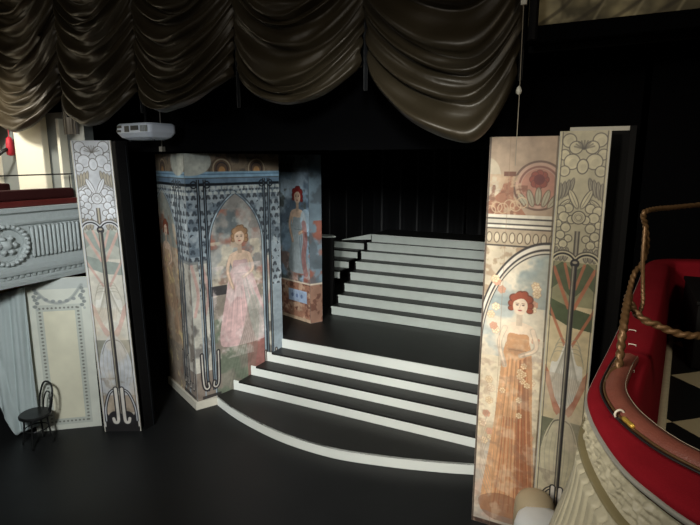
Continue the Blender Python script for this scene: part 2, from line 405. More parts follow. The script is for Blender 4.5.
b = MB(); b.box((-11, 5.9, 4.12), (.1, 5.94, 7.6)); o = b.build('border_cloth', M['black']); tag(o, 'plain black masking border hanging behind the ruched curtain', 'border cloth')

# ------------------------------------------------------------------ lower curved stairs
st = empty('curved_staircase', (-3.4, 7.5, 0), label='lower flight of black steps with bright white risers and a curved bottom step', cat='staircase')
o3 = Vector((3.4, -7.5, 0))
R1 = .168
curve = spline([(-5.68, 6.3, 0), (-5.0, 6.03, 0), (-4.1, 5.81, 0), (-3.25, 5.77, 0), (-2.56, 5.895, 0), (-1.93, 6.07, 0), (-1.39, 6.26, 0), (-.85, 6.5, 0)], 8)
def lip(path, z0, z1, th, name, m):
    mb = MB(); fr = []; bk = []
    for i, p in enumerate(path):
        t = (path[min(i+1, len(path)-1)]-path[max(i-1, 0)]).normalized(); n = Vector((0, 0, 1)).cross(t)
        fr.append(p+o3); bk.append(p+n*th+o3)
    n_ = len(fr); poly = [(v.x, v.y) for v in fr+bk[::-1]]
    vs = [(x, y, z0) for x, y in poly]+[(x, y, z1) for x, y in poly]; m2 = len(poly); fs = []
    for i in range(m2): fs.append((i, (i+1) % m2, m2+(i+1) % m2, m2+i))
    for i in range(n_-1):
        a, b_, c, d = i, i+1, m2-2-i, m2-1-i
        fs.append((a, b_, c, d)); fs.append((m2+a, m2+b_, m2+c, m2+d))
    mb.add(vs, fs); return mb.build(name, m, st)
lip(curve, 0.002, R1-.004, .02, 'riser', M['riser'])
FB0 = Vector((-5.87, 6.05, 0)); FB1 = Vector((-5.25, 7.62, 0))     # the long face of the painted screen
def fbx(y): return FB0.x+(FB1.x-FB0.x)*(y-FB0.y)/(FB1.y-FB0.y)
Yr = [None, 6.63, 6.95, 7.26, 7.56]
xe = -.75
# tread 1 (between curve and riser 2)
def poly_tread(poly, z, name='tread'):
    mb = MB(); mb.prism([(x+o3.x, y+o3.y) for x, y in poly], z-.03, z); return mb.build(name, M['tread'], st)
inner = [(p.x, p.y+.0) for p in curve]
poly_tread(inner+[(-.85, 6.62), (fbx(6.62)+.02, 6.62)], R1)
for k in range(1, 5):
    xl = fbx(Yr[k])+.045
    mb = MB(); mb.box((xl+o3.x, Yr[k]+o3.y, R1*k), (xe+o3.x, Yr[k]+.02+o3.y, R1*(k+1)-.004)); mb.build('riser', M['riser'], st)
    y2 = Yr[k+1] if k < 4 else 7.9
    if k < 4:
        mb = MB(); mb.box((fbx(y2)+.03+o3.x, Yr[k]-.003+o3.y, R1*(k+1)-.03), (xe+o3.x, y2+o3.y, R1*(k+1))); mb.build('tread', M['tread'], st)
HP = R1*5
b = MB(); b.box((-5.22, 7.582, 0), (-.5, 9.27, HP)); b.box((-8.5, 7.7, 0), (-5.22, 13.2, HP)); b.box((-5.22, 9.27, 0), (-.5, 13.2, HP-.02))
o = b.build('stage_platform', M['tread']); tag(o, 'flat black landing between the two flights of steps', 'platform')

# ------------------------------------------------------------------ upper stairs
up = empty('upper_staircase', (-3.2, 10, HP), label='upper flight of eight dark steps with grey-white risers rising to the back of the stage', cat='staircase')
ou = Vector((3.2, -10, -HP)); RB = .18
YB = [9.32, 9.6, 9.93, 10.27, 10.6, 10.93, 11.15, 11.3]
XL = [-5.18, -5.17, -5.19, -5.22, -5.25, -5.27, -5.22, -5.18]
def bx(mb, a, b_, o_): mb.box(tuple(Vector(a)+o_), tuple(Vector(b_)+o_))
for k in range(8):
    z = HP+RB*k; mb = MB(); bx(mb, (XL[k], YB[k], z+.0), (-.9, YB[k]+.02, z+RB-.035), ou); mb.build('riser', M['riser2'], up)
    y2 = YB[k+1] if k < 7 else 12.3
    mb = MB(); bx(mb, (XL[k], YB[k]-.012, z+RB-.035), (-.9, y2+.0, z+RB), ou); mb.build('tread', M['tread'], up)
    mb = MB(); bx(mb, (XL[k], YB[k]-.02, z+RB-.035), (-.9, YB[k]-.0125, z+RB-.001), ou); mb.build('nosing', M['riser2'], up)
mb = MB()
for k in range(8): bx(mb, (XL[k]-.06, YB[k]+.03, HP), (XL[k]-.002, 12.3, HP+RB*(k+1)-.036), ou)
mb.build('stringer', M['blackboard'], up)
sf = empty('side_staircase', (-6, 10.6, HP), label='short left flight of grey-white risers beside the upper steps, half hidden by a black flat', cat='staircase')
os_ = Vector((6, -10.6, -HP))
for k in range(3, 7):
    xr = -5.33-.06*(6-k); z = HP+RB*k
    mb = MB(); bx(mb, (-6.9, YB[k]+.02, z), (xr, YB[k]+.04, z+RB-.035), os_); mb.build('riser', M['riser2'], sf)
    mb = MB(); bx(mb, (-6.9, YB[k], z+RB-.034), (xr, YB[k+1]+.02, z+RB), os_); mb.build('tread', M['tread'], sf)
mb = MB()
a = Vector((-5.2, 11.3, HP+RB*8))+os_; c = Vector((-5.9, 11.16, HP+RB*7+.02))+os_
mb.add([a, a-Vector((0, 0, .13)), c-Vector((0, 0, .01)), c, a+Vector((0, .02, 0)), a+Vector((0, .02, -.13)), c+Vector((0, .02, -.01)), c+Vector((0, .02, 0))],
       [(0,1,2,3),(4,5,6,7),(0,4,7,3),(1,5,6,2),(0,1,5,4),(3,2,6,7)])
mb.build('end_board', M['riser2'], sf)
# black flat hiding the side flight, with a pale shelf top
fl = empty('black_side_flat', (-5.72, 9.75, HP), label='narrow black flat left of the upper steps with a pale top ledge', cat='flat')
mb = MB(); mb.box((-.45, 0, 0), (.33, .08, 2.37-HP)); mb.build('board', M['blackboard'], fl)
mb = MB(); mb.add([(-.5, .0, 0), (.2, .0, 0), (.34, .14, 0), (.2, .3, 0), (-.5, .3, 0), (-.5, .0, .02), (.2, .0, .02), (.34, .14, .02), (.2, .3, .02), (-.5, .3, .02)],
       [(0,1,2,3,4),(5,6,7,8,9),(0,1,6,5),(1,2,7,6),(2,3,8,7),(3,4,9,8),(4,0,5,9)])
o = mb.build('top_ledge', M['riser2'], fl, loc=(0, 0, 2.375-HP)); o['label'] = 'pale top ledge'

# ------------------------------------------------------------------ painted scenery panels
def flat_board(parent, Mx, W, H, th=.03, z0=0, m=None, name='board'):
    mb = MB(); mb.box((0, .0, z0), (W, th, z0+H), M=Mx); return mb.build(name, m or M['board'], parent)

# LEFT narrow panel
lp = empty('ornamental_panel', (-6.34, 5.0, 0), label='tall narrow pale ornamental panel at the left edge of the stage opening', cat='scenery panel')
W = math.dist((-6.60, 4.86), (-6.13, 5.12)); H = 4.26
Mx = Matrix.Translation((6.34, -5.0, 0)) @ place((-6.60, 4.86), (-6.13, 5.12))
# the panel leans outward a little at its top, as in the photograph
LEAN = Matrix(((1, 0, -.034, 0), (0, 1, 0, 0), (0, 0, 1, 0), (0, 0, 0, 1)))
Mx = LEAN @ Mx
flat_board(lp, Mx, W, H)
A = Art(W, H, 120, 900, (200, 200, 200)); paint_lily(A, (204, 206, 208), green=(150, 158, 148), rose=(206, 168, 154), cream=(212, 206, 190), top=.285)
A.mottle(3, .12, 5); A.mottle(14, .08, 6); A.face('painted_face', lp, Mx, M['paint'])
mb = MB()
for u in (0, W-.012): mb.box((u, -.008, 0), (u+.012, .0, H), M=Mx)
mb.build('edge_strip', M['plinth'], lp)
# black return behind it
rb = empty('black_return_flat', (-6.1, 5.2, 0), label='tall black flat joined behind the narrow left panel', cat='flat')
LN = Matrix(((1, 0, -.034, 0), (0, 1, 0, 0), (0, 0, 1, 0), (0, 0, 0, 1)))
mb = MB(); mb.box((-.02, -.03, 0), (0.0, .16, 4.26), M=LN); mb.box((-.3, .14, 0), (0.0, .165, 4.26), M=LN); mb.build('board', M['blackboard'], rb)
mb = MB(); mb.box((0.001, .125, 0), (.005, .131, 4.2), M=LN); mb.build('edge_batten', M['dark_vent'], rb)

# MIDDLE screen: two painted faces on a cream plinth
ms = empty('painted_screen', (-5.7, 6.6, 0), label='large folding painted screen with blue-grey arches and a pink gowned figure', cat='scenery panel')
om = Matrix.Translation((5.7, -6.6, 0))
A0 = (-7.06, 6.62); A1 = (FB0.x, FB0.y); B1 = (FB1.x, FB1.y)
PH = .13; H = 4.1-PH
BL = (156, 168, 174); BLD = (78, 84, 88); TN = (160, 132, 110)
def arch_face(A, L, xa, xb, ysp, yap, sky, seed):
    """blue-grey arcade; arch from xa to xb, springing ysp, apex yap"""
    W, H = A.W, A.H; cx = (xa+xb)/2; hw = (xb-xa)/2
    A.rect(0, W, 0, H, BL)
    top = H*.915
    A.blotch(12, .5, (186, 194, 196), .6, 200+seed, (A.y > yap-1.6).astype(float)); A.motif_field((A.y > yap-1.6).astype(float)*(fbm(A.x*6, A.y*6, 210+seed) > .38), .12, (58, 62, 68), .85, .5)
    # arch interior (pointed)
    rr = ((yap-ysp)**2+hw**2)/(2*hw)
    dl = np.hypot(A.x-(xa+rr), A.y-ysp)-rr; dr = np.hypot(A.x-(xb-rr), A.y-ysp)-rr
    d = np.where(A.y > ysp, np.maximum(dl, dr), np.maximum(xa-A.x, A.x-xb))
    ins = (d < 0).astype(float)
    A.put(A.mask(d-.055), BLD); A.put(A.mask(d-.035), (176, 192, 200)); A.put(A.mask(d-.012), BLD)
    A.put(A.mask(d), sky)
    return ins, d
def top_band(A, seed, xs):
    W, H = A.W, A.H
    A.rect(0, W, H*.93, H, (150, 132, 110)); A.blotch(9, .5, (96, 88, 80), .8, seed, (A.y > H*.93).astype(float))
    for x in xs:
        A.ell(x, H*.94, .17, .2, (120, 96, 78)); A.ring(x, H*.94, .15, .022, (196, 180, 150)); A.ring(x, H*.94, .1, .016, (60, 60, 66)); A.ell(x, H*.93, .06, .08, (196, 150, 100))
    A.rect(0, W, H*.905, H*.93, (150, 184, 206)); A.rect(0, W, H*.918, H*.922, (96, 130, 158)); A.rect(0, W, H*.903, H*.907, BLD)
    A.rect(0, W, H*.875, H*.886, (28, 34, 40)); A.rect(0, W, H*.886, H*.903, (112, 136, 156))
    A.motif_field(((A.y > H*.84) & (A.y < H*.873)).astype(float), .1, (210, 214, 206), .7, .6)
def stem(A, x, y0, y1, w=.03):
    w *= 1.25
    A.rect(x-w*1.3, x+w*1.3, y0, y1, (30, 32, 36)); A.rect(x-w*.35, x+w*.35, y0, y1, (130, 146, 156))
def scroll_foot(A, cx, y0, s=1.0):
    A.rect(cx-.16*s, cx+.16*s, 0, y0*.35, (44, 40, 40), .8)
    for g in (-1, 1):
        p = [(cx+g*.14*s, y0+.58*s), (cx+g*.13*s, y0+.12*s), (cx+g*.09*s, y0+.01*s), (cx+g*.04*s, y0+.03*s), (cx+g*.05*s, y0+.1*s)]
        A.line(p, .07*s, (44, 40, 42)); A.line(p, .022*s, (212, 206, 194))
# face B (towards the steps)
Wb = math.dist(A1, B1); Bx = om @ place(A1, B1, PH)
mb = MB(); mb.box((0, 0, 0), (Wb, .04, H), M=Bx); mb.build('screen_board', M['board'], ms)
A = Art(Wb, H, 330, 800, BL)
ins, d = arch_face(A, 0, .36, 1.3, H*.63, H*.84, (146, 142, 136), 1)
A.blotch(3, .48, (176, 120, 104), .7, 21, ins*(A.y > H*.45)); A.blotch(4, .55, (92, 104, 108), .7, 22, ins*(A.y > H*.45)); A.blotch(5, .55, (196, 196, 188), .6, 27, ins); A.blotch(3.5, .5, (168, 104, 84), .75, 28, ins*(A.y > H*.62)*(A.y < H*.78))
A.put(ins*(A.y < H*.5), (140, 126, 108), .55)
A.blotch(5, .5, (216, 204, 180), .75, 23, ins*(A.y < H*.65)*(A.y > H*.3))
A.blotch(4, .45, (112, 124, 104), .85, 24, ins*(A.y < H*.33))
A.put(ins*(A.x > .95)*(A.y < H*.3), (164, 104, 98), .8)
A.rect(.34, .62, H*.43, H*.47, (52, 50, 52), .9)
gown_figure(A, .88, H*.665, .135, H*.2, .95, (168, 132, 100), (204, 172, 168), (188, 184, 176), lean=.05, inside=ins)
A.blotch(6, .56, (226, 210, 204), .6, 25, ins*(A.y < H*.55)*(A.y > H*.15))
A.poly([(.5, 0), (1.0, 0), (1.22, H*.33), (1.05, H*.4), (.8, H*.2), (.5, H*.16)], (124, 132, 114), .3, True, ins)
for k in range(7): A.line([(.55+.06*k, .05), (.75+.05*k, H*.16), (1.05+.02*k, H*.34)], .014, (88, 96, 84), .25)
A.blotch(7, .5, (70, 84, 96), .5, 26, (A.y > H*.6)*(1-ins))
# lower side strips
for (xa, xb) in ((0, .14), (.16, .33), (1.36, 1.5)):
    reg = ((A.x > xa) & (A.x < xb) & (A.y < H*.58)).astype(float)
    A.put(reg, (206, 200, 184), .9); A.blotch(5, .52, (100, 96, 92), .75, 30+int(xa*9), reg); A.put(reg*(A.y < H*.12), (120, 104, 92), .7)
    A.line([((xa+xb)/2-.05, H*.57), ((xa+xb)/2+.04, H*.45), ((xa+xb)/2-.03, H*.36)], .05, (200, 150, 140), .6)
    A.rect(xa, xb, H*.57, H*.585, (110, 116, 118), .6)
top_band(A, 41, (.62, 1.25)); A.ell(.1, H*.97, .34, .22, (196, 198, 186))
for x in (.2, .31): stem(A, x, H*.03, H*.9, .016)
for x in (1.38, 1.47): stem(A, x, H*.03, H*.9, .016)
for x in (.13, .35, 1.34, 1.5): A.ring(x, H*.88, .05, .022, (34, 40, 48))
scroll_foot(A, .26, H*.04, 1.05); scroll_foot(A, 1.43, H*.02, .8)
A.mottle(4, .14, 31); A.mottle(20, .1, 32)
o = A.face('painted_face', ms, Bx, M['paint']); o['label'] = 'blue-grey arch with a figure in a pink gown'
# face A (towards the auditorium)
Wa = math.dist(A0, A1); Ax = om @ place(A0, A1, PH)
mb = MB(); mb.box((0, 0, 0), (Wa, .04, H), M=Ax); mb.build('screen_board', M['board'], ms)
A = Art(Wa, H, 260, 800, BL)
ins, d = arch_face(A, 0, -.35, .82, H*.62, H*.85, (150, 152, 142), 2)
A.put(ins*(A.y < H*.62), (178, 152, 126), .9)
A.blotch(4, .5, (190, 172, 150), .8, 51, ins); A.blotch(6, .55, (150, 92, 66), .7, 52, ins*(A.y < H*.75))
gown_figure(A, .3, H*.69, .12, H*.24, .75, (140, 76, 52), (200, 166, 134), (176, 146, 120), inside=ins)
A.blotch(5, .5, (190, 176, 156), .7, 53, ins*(A.y < H*.35)); A.put(ins*(A.y < H*.2), (150, 138, 124), .7)
A.blotch(10, .58, (226, 206, 150), .7, 54, ins*(A.y < H*.6))
for (xa, xb) in ((.86, 1.0), (1.06, Wa)):
    reg = ((A.x > xa) & (A.x < xb) & (A.y < H*.58)).astype(float)
    A.put(reg, (196, 190, 176), .9); A.blotch(6, .5, (128, 118, 108), .8, 60+int(xa*9), reg); A.put(reg*(A.y < H*.12), (110, 96, 86), .7)
    A.rect(xa, xb, H*.57, H*.585, (110, 116, 118), .6)
top_band(A, 42, (.35,)); A.ell(1.05, H*.97, .3, .22, (196, 198, 186))
for x in (.84, .92, 1.03): stem(A, x, H*.03, H*.9, .014)
for x in (.78, .95, 1.1): A.ring(x, H*.88, .05, .022, (34, 40, 48))
scroll_foot(A, .9, H*.05, .9); scroll_foot(A, 1.12, H*.04, .9)
A.mottle(4, .14, 33); A.mottle(20, .1, 34)
o = A.face('painted_face', ms, Ax, M['paint']); o['label'] = 'arch with a figure in tan and orange'
# cream plinth under both faces
def ring_prism(pts, th):
    out = []
    for p in pts: out.append((p[0]+5.7, p[1]-6.6))
    return out
dA = (Vector(A1)-Vector(A0)).normalized(); nA = Vector((-dA.y, dA.x)); dB = (Vector(B1)-Vector(A1)).normalized(); nB = Vector((-dB.y, dB.x))
pe = Vector(A1)+dB*.36
q = [Vector(A0)-nA*.04, Vector(A1)+dA*.03-dB*.0-nA*.04, pe-nB*.05+Vector((.02, 0)), pe+nB*.02, Vector(A1)+nA*.03+nB*.05, Vector(A0)+nA*.03]
mb = MB(); mb.prism([(v.x+5.7, v.y-6.6) for v in q], 0.001, PH); mb.build('plinth', M['plinth'], ms)

# BACK panel behind the screen, on the platform
bp = empty('painted_back_panel', (-5.5, 8.6, HP), label='tall painted panel standing on the landing behind the arched screen, red and blue', cat='scenery panel')
ob = Matrix.Translation((5.5, -8.6, 0))
P0, P1, P2 = (-6.15, 8.86), (-5.235, 8.57), (-5.10, 8.80)
Wk = math.dist(P0, P1); Hk = 4.1-HP
Kx = ob @ place(P0, P1)
mb = MB(); mb.box((0, 0, 0), (Wk, .03, Hk), M=Kx); mb.build('board', M['board'], bp)
A = Art(Wk, Hk, 240, 640, (150, 176, 196))
A.rect(0, Wk, Hk*.9, Hk, (108, 116, 118)); A.motif_field((A.y > Hk*.9).astype(float), .12, (50, 60, 70), .8, .6)
A.blotch(3, .5, (190, 206, 216), .7, 71, (A.y > Hk*.4)); A.blotch(3, .55, (80, 96, 112), .7, 72, (A.y > Hk*.3))
A.blotch(3, .42, (176, 96, 76), .85, 73, ((A.y < Hk*.62) & (A.x > .45)).astype(float)); A.blotch(4, .45, (150, 120, 108), .8, 74, (A.y < Hk*.42).astype(float))
A.blotch(5, .55, (214, 190, 180), .7, 75, (A.y < Hk*.45).astype(float)); A.blotch(6, .55, (74, 78, 70), .7, 76, (A.y < Hk*.8).astype(float))
gown_figure(A, .62, Hk*.76, .14, Hk*.3, .6, (150, 50, 48), (164, 176, 180), (130, 144, 152))
A.ell(.86, Hk*.62, .16, .22, (192, 216, 230), .8); A.line([(.8, Hk*.6), (.84, Hk*.5), (.78, Hk*.4), (.84, Hk*.3)], .13, (176, 84, 70), .5)
A.rect(0, Wk, 0, Hk*.24, (166, 122, 100)); A.blotch(9, .5, (206, 176, 150), .8, 77, (A.y < Hk*.24).astype(float)); A.blotch(13, .52, (110, 70, 58), .8, 78, (A.y < Hk*.24).astype(float))
A.rect(0, Wk, Hk*.235, Hk*.245, (222, 208, 188)); A.rect(.3, .86, Hk*.115, Hk*.19, (176, 196, 222)); A.rect(.0, Wk, Hk*.0, Hk*.02, (190, 166, 140))
for x in (.42, .56, .7): A.ell(x, Hk*.152, .035, .04, (110, 130, 170), .9)
A.mottle(4, .14, 35); A.mottle(20, .1, 36); A.face('painted_face', bp, Kx, M['paint'])
W2 = math.dist(P1, P2); Kx = ob @ place(P1, P2)
mb = MB(); mb.box((0, 0, 0), (W2, .03, Hk), M=Kx); mb.build('board', M['board'], bp)
A = Art(W2, Hk, 50, 500, (140, 160, 172))
A.blotch(4, .45, (176, 104, 84), .85, 81, (A.y < Hk*.62).astype(float)); A.blotch(4, .5, (100, 110, 116), .8, 82)
A.rect(0, W2, 0, Hk*.24, (166, 128, 108)); A.blotch(11, .5, (110, 74, 62), .8, 84, (A.y < Hk*.24).astype(float)); A.rect(0, W2, Hk*.235, Hk*.245, (222, 208, 188))
A.mottle(5, .15, 83); A.face('painted_face', bp, Kx, M['paint'])

# RIGHT arched panel with the peach gowned figure
rp = empty('painted_arch_panel', (-.88, 5.39, 0), label='tall painted panel right of the steps showing a peach gowned figure in an arch', cat='scenery panel')
RX0, RX1 = -1.2, -.56; W = RX1-RX0; H = 4.22
Rx = Matrix.Translation((.88, -5.39, 0)) @ place((RX0, 5.39), (RX1, 5.39))
flat_board(rp, Rx, W, H)
A = Art(W, H, 190, 1100, (206, 190, 162))
ins_arch = None
# panel metres: y = H*(1-V)
Yv = lambda py: H*(1-(py-138)/382)
Xu = lambda px, py=0: (px-487+.034*(py-138))/ (72-.035*(py-138)+0) * W if False else (px-(487-.0405*(py-138)))/(71-.032*(py-138))*W
A.rect(0, W, Yv(206), H, (182, 156, 130)); A.mottle(5, .1, 90)
A.ell(0, Yv(176), .13, .22, (212, 196, 168), .9)
# medallion
mx, my, mr = W*.76, Yv(180), .22
A.ell(mx, my, mr+.02, mr+.02, (112, 84, 68)); A.ell(mx, my, mr, mr, (196, 158, 136)); A.ring(mx, my, mr*.82, .02, (140, 92, 76)); A.ell(mx, my, mr*.74, mr*.74, (186, 130, 108))
blossom(A, mx, my+.06, .09, (150, 70, 52), (110, 60, 48), 8); A.ell(mx, my+.06, .05, .05, (110, 40, 36))
for k in range(5): leafs(A, mx+(-2+k)*.07, my-.1+.02*abs(k-2)*-1, .16, .05, (176, 166, 140), (110, 90, 70), rot=(2-k)*.3)
A.poly([(0, Yv(206)), (0, Yv(196)), (W*.2, Yv(186)), (W*.28, Yv(172)), (W*.38, Yv(172)), (W*.4, Yv(190)), (W*.6, Yv(206))], (164, 112, 84))
A.blotch(16, .5, (204, 172, 138), .8, 140, ((A.y > Yv(206)) & (A.y < Yv(170)) & (A.x < W*.5)).astype(float)); A.blotch(16, .58, (120, 74, 54), .7, 141, ((A.y > Yv(206)) & (A.y < Yv(180)) & (A.x < W*.6)).astype(float))
for k in range(6): A.ring(.04+.06*k, Yv(203-2*(k % 2)-k*1.2), .05, .01, (206, 176, 140), .9)
A.rect(W*.24, W*.42, Yv(172), Yv(168), (120, 76, 56))
# cornice bands
for p0, p1, col in ((206, 209, (226, 216, 196)), (209, 210.5, (70, 64, 58)), (210.5, 214, (206, 196, 176)), (214, 215.5, (70, 64, 58)), (215.5, 218, (230, 220, 200)), (218, 219.5, (90, 80, 70)), (219.5, 234, (182, 162, 134))):
    A.rect(0, W, Yv(p1), Yv(p0), col)
for k in range(9):
    x = .04+k*.075; A.ell(x, Yv(227), .03, .055, (90, 74, 60)); A.ell(x, Yv(227), .022, .046, (206, 190, 160))
A.rect(0, W, Yv(235), Yv(233.5), (70, 62, 54)); 
A.blotch(14, .5, (160, 134, 106), .8, 91, (A.y < Yv(235)).astype(float))
# arch, only its left half falls on this panel
acx = W*.98; ar = W*.98; ysp = Yv(330); yap = Yv(240)
rx, ry = ar-.02, yap-ysp
e = np.where(A.y > ysp, (np.sqrt(((A.x-acx)/rx)**2+((A.y-ysp)/ry)**2)-1)*rx, abs(A.x-acx)-rx)
A.put(A.mask(e-.075), (60, 54, 50)); A.put(A.mask(e-.06), (224, 214, 196)); A.put(A.mask(e-.035), (66, 60, 56)); A.put(A.mask(e-.022), (214, 204, 184)); A.put(A.mask(e-.008), (66, 60, 56))
A.put(A.mask(e), (222, 210, 186)); ins = (e < 0).astype(float)
A.blotch(4, .54, (164, 174, 172), .7, 92, ins*(A.y > Yv(340))); A.blotch(5, .55, (134, 148, 146), .6, 99, ins*(A.y > Yv(290)))
A.put(ins*(A.y < Yv(340)), (228, 212, 180), .8); A.blotch(7, .52, (170, 150, 120), .6, 93, ins*(A.y < Yv(340)))
A.put(ins*(A.y < Yv(425)), (190, 176, 158), .75); A.blotch(4, .5, (166, 160, 150), .7, 94, ins*(A.y < Yv(440))); A.blotch(5, .52, (206, 176, 156), .7, 95, ins*(A.y < Yv(450)))
r = random.Random(5)
for k in range(26):      # scattered star blossoms around the figure
    x = r.choice((r.uniform(.05, .2), r.uniform(.5, .62))); y = r.uniform(Yv(450), Yv(262)); c = r.choice(((236, 220, 186), (206, 158, 132), (226, 206, 168)))
    blossom(A, x, y, .042, c, (196, 150, 116), 6, r.random())
gown_figure(A, W*.6, Yv(288), .105, Yv(505), .56, (160, 84, 60), (204, 156, 114), (160, 104, 74), skin=(236, 214, 186), lean=-.02, inside=ins)
for k in range(10):
    u = r.uniform(-.13, .13); blossom(A, W*.6+u, r.uniform(Yv(420), Yv(335)), .035, (230, 206, 166), (170, 110, 70), 6, r.random())
for k in range(8):
    A.line([(W*.45+.03*k, Yv(400)), (W*.42+.04*k, Yv(450)), (W*.35+.055*k, Yv(500))], .012, (166, 96, 64), .6)
for k in range(5): A.line([(.12, Yv(400+8*k)), (.06, Yv(430+8*k)), (.18, Yv(465+6*k))], .01, (170, 150, 130), .6)
A.poly([(W*.1, .3), (W*.45, .42), (W*.9, .35), (W*.95, .12), (W*.3, .1)], (128, 90, 70), .55, True); A.rect(0, W, 0, .05, (74, 58, 50))
A.rect(.0, .018, 0, H, (66, 54, 46), .8)
A.rect(W*.31, W*.31+.004, 0, H, (150, 120, 92), .7); A.rect(W-.015, W, 0, H, (96, 84, 66), .8)
A.blotch(8, .55, (232, 212, 184), .35, 150, ins*(A.y < Yv(320))); A.blotch(12, .58, (150, 120, 100), .35, 151, ins*(A.y < Yv(330))); A.mottle(3, .1, 96); A.mottle(22, .08, 97); A.face('painted_face', rp, Rx, M['paint'])

# RIGHT narrow ornamental panel
np_ = empty('ornamental_panel', (-.34, 5.36, 0), label='tall narrow cream and green ornamental panel beside the red balcony', cat='scenery panel')
W = .435; H = 4.26
Nx = Matrix.Translation((.34, -5.36, 0)) @ place((-.555, 5.385), (-.125, 5.33))
flat_board(np_, Nx, W, H)
A = Art(W, H, 150, 1100, (214, 206, 176)); paint_lily(A, (214, 204, 172), green=(88, 98, 70), rose=(192, 118, 88), cream=(220, 202, 162), top=.285)
A.mottle(3, .1, 98); A.mottle(20, .08, 99); A.face('painted_face', np_, Nx, M['paint'])
mb = MB(); mb.box((W-.01, -.012, 0), (W, -.003, H), M=Nx); mb.box((0, -.01, 0), (.008, -.003, H), M=Nx); mb.build('edge_strip', M['plinth'], np_)
# black returns behind the right panels, their lit top edge put in as a pale strip
rr = empty('black_return_flat', (-.2, 5.9, 0), label='black flat standing behind the right panels with a pale top edge', cat='flat')
mb = MB(); mb.box((-.3, -.2, 0), (.22, -.17, 4.27)); mb.build('board', M['blackboard'], rr)
mb = MB(); mb.box((.22, -.45, 0), (.27, -.1, 4.3)); o = mb.build('side_board', M['blackboard'], rr)
mb = MB(); mb.box((-.3, -.22, 4.27), (.215, -.14, 4.31)); o = mb.build('top_batten', M['plinth'], rr); o['label'] = 'pale top edge'

# ------------------------------------------------------------------ ruched curtain
cu = empty('ruched_curtain', (-4.8, 5.1, 6.9), label='dark gold-black ruched satin curtain hanging in deep swags across the stage top', cat='curtain')
def swag(x0, x1, ztop, za, zb, zlow, skew, seed, nf, y=0, amp=.115, gathered=.08):
    """one gathered width: za/zb hem height at its left/right tape, zlow lowest hem"""
    r = random.Random(seed); folds = []
    zmid = (za+zb)/2; sag_end = max(.12, zmid-zlow)
    tt = 0; ts = [0]
    for k in range(nf): tt += r.uniform(.7, 1.3); ts.append(tt)
    ts = [t/tt for t in ts]
    for k, t in enumerate(ts):
        g = t**.95
        l = ztop+(za-ztop)*g+r.uniform(-.05, .05)*(0 < k < nf); rt = ztop+(zb-ztop)*g+r.uniform(-.05, .05)*(0 < k < nf)
        wd = x1-x0; up_sag = wd*.36
        sag = (up_sag+(sag_end-up_sag)*max(0, (t-.75)/.25))*r.uniform(.82, 1.15) if k < nf else sag_end
        if k == 0: sag = sag_end*.3
        folds.append((l, rt, sag, skew+r.uniform(-.28, .28), r.uniform(.6, 1.4)))
    sub = 10; ns = 64; P = []
    for k in range(nf):
        for q in range(sub if k < nf-1 else sub+1):
            f = q/sub; row = []
            for i in range(ns+1):
                s = i/ns; u = 2*s-1
                def zc(F):
                    l, rt, sag, sk, am = F
                    m = .5+sk*.35; w = s/m*.5 if s < m else .5+(s-m)/(1-m)*.5
                    return l+(rt-l)*s-sag*(math.sin(PI*w)**.8)
                z = zc(folds[k])*(1-f)+zc(folds[k+1])*f
                env = math.sin(PI*s)**.45; am = folds[k][4]*(1-f)+folds[k+1][4]*f
                # each fold hangs forward as a pocket: steep underside, slow upper side
                pr = (f**1.6)*(1-f**7) if k < nf-1 else (f**1.3)*(1-.75*f**4)
                dep = -amp*am*pr*2.0*env
                dep -= .10*env*(.4+.6*(k+f)/nf)                       # overall pouch
                dep -= .012*math.sin(f*PI*4+seed+3*s)*env*(1 if (k*7+seed) % 3 else 2.4)
                dep += .018*math.sin(17*s+5*(k+f)+seed)*math.sin(PI*s)
                z -= .03*pr*env
                q3 = max(0, ((k+f)/nf-.72)/.28); dep -= .05*q3*env
                x = x0+(x1-x0)*(.5+(s-.5)*(1-.075*q3))+gathered*.25*math.sin(2*PI*s)*-1*.4+.012*math.sin(9*(k+f)+seed)
                row.append((x, y+dep+r.uniform(-.002, .002), z-6.9))
            P.append(row)
    P = [[(p[0]+4.8, p[1], p[2]) for p in row] for row in P]
    # rolled hem
    last = P[-1]; P.append([(p[0], p[1]+.03, p[2]-.015) for p in last]); P.append([(p[0], p[1]+.07, p[2]+.02) for p in last])
    mb = MB(); mb.grid(P); o = mb.build('swag', M['swag'], cu, smooth=True, fix=False)
    return o
swag(-8.75, -7.1, 7.6, 4.80, 4.86, 4.42, .1, 11, 12)
swag(-7.12, -5.62, 7.5, 4.86, 4.88, 4.46, .1, 12, 12)
swag(-5.64, -4.05, 7.4, 4.88, 4.96, 4.60, -.05, 23, 11)
swag(-4.07, -2.42, 7.3, 4.96, 4.94, 4.60, .0, 14, 10, amp=.13)
swag(-2.44, -.88, 7.2, 4.92, 4.72, 4.22, .5, 35, 9, amp=.15)
swag(-10.4, -8.73, 7.4, 4.6, 4.6, 4.2, 0, 16, 13)
for x in (-8.74, -7.11, -5.63, -4.06, -2.43, -.9):                     # gathering tapes
    zt = 4.7 if x > -3 else 4.6
    mb = MB(); mb.tube([(x+4.8, .02, z-6.9) for z in np.linspace(zt, 6.8, 12)], .02, 6)
    mb.build('gather_tape', M['velour'], cu, smooth=True)
r = random.Random(4)
for (x0, x1, zb) in ((-7.24, -6.94, 4.36),):   # loose tails below the gathers
    P = []
    for z in np.linspace(zb, zb+.5, 8):
        P.append([(x0+(x1-x0)*i/14+4.8, .03+.025*math.sin(i*1.9), z-6.9) for i in range(15)])
    mb = MB(); mb.grid(P); mb.build('tail', M['swag'], cu, smooth=True)
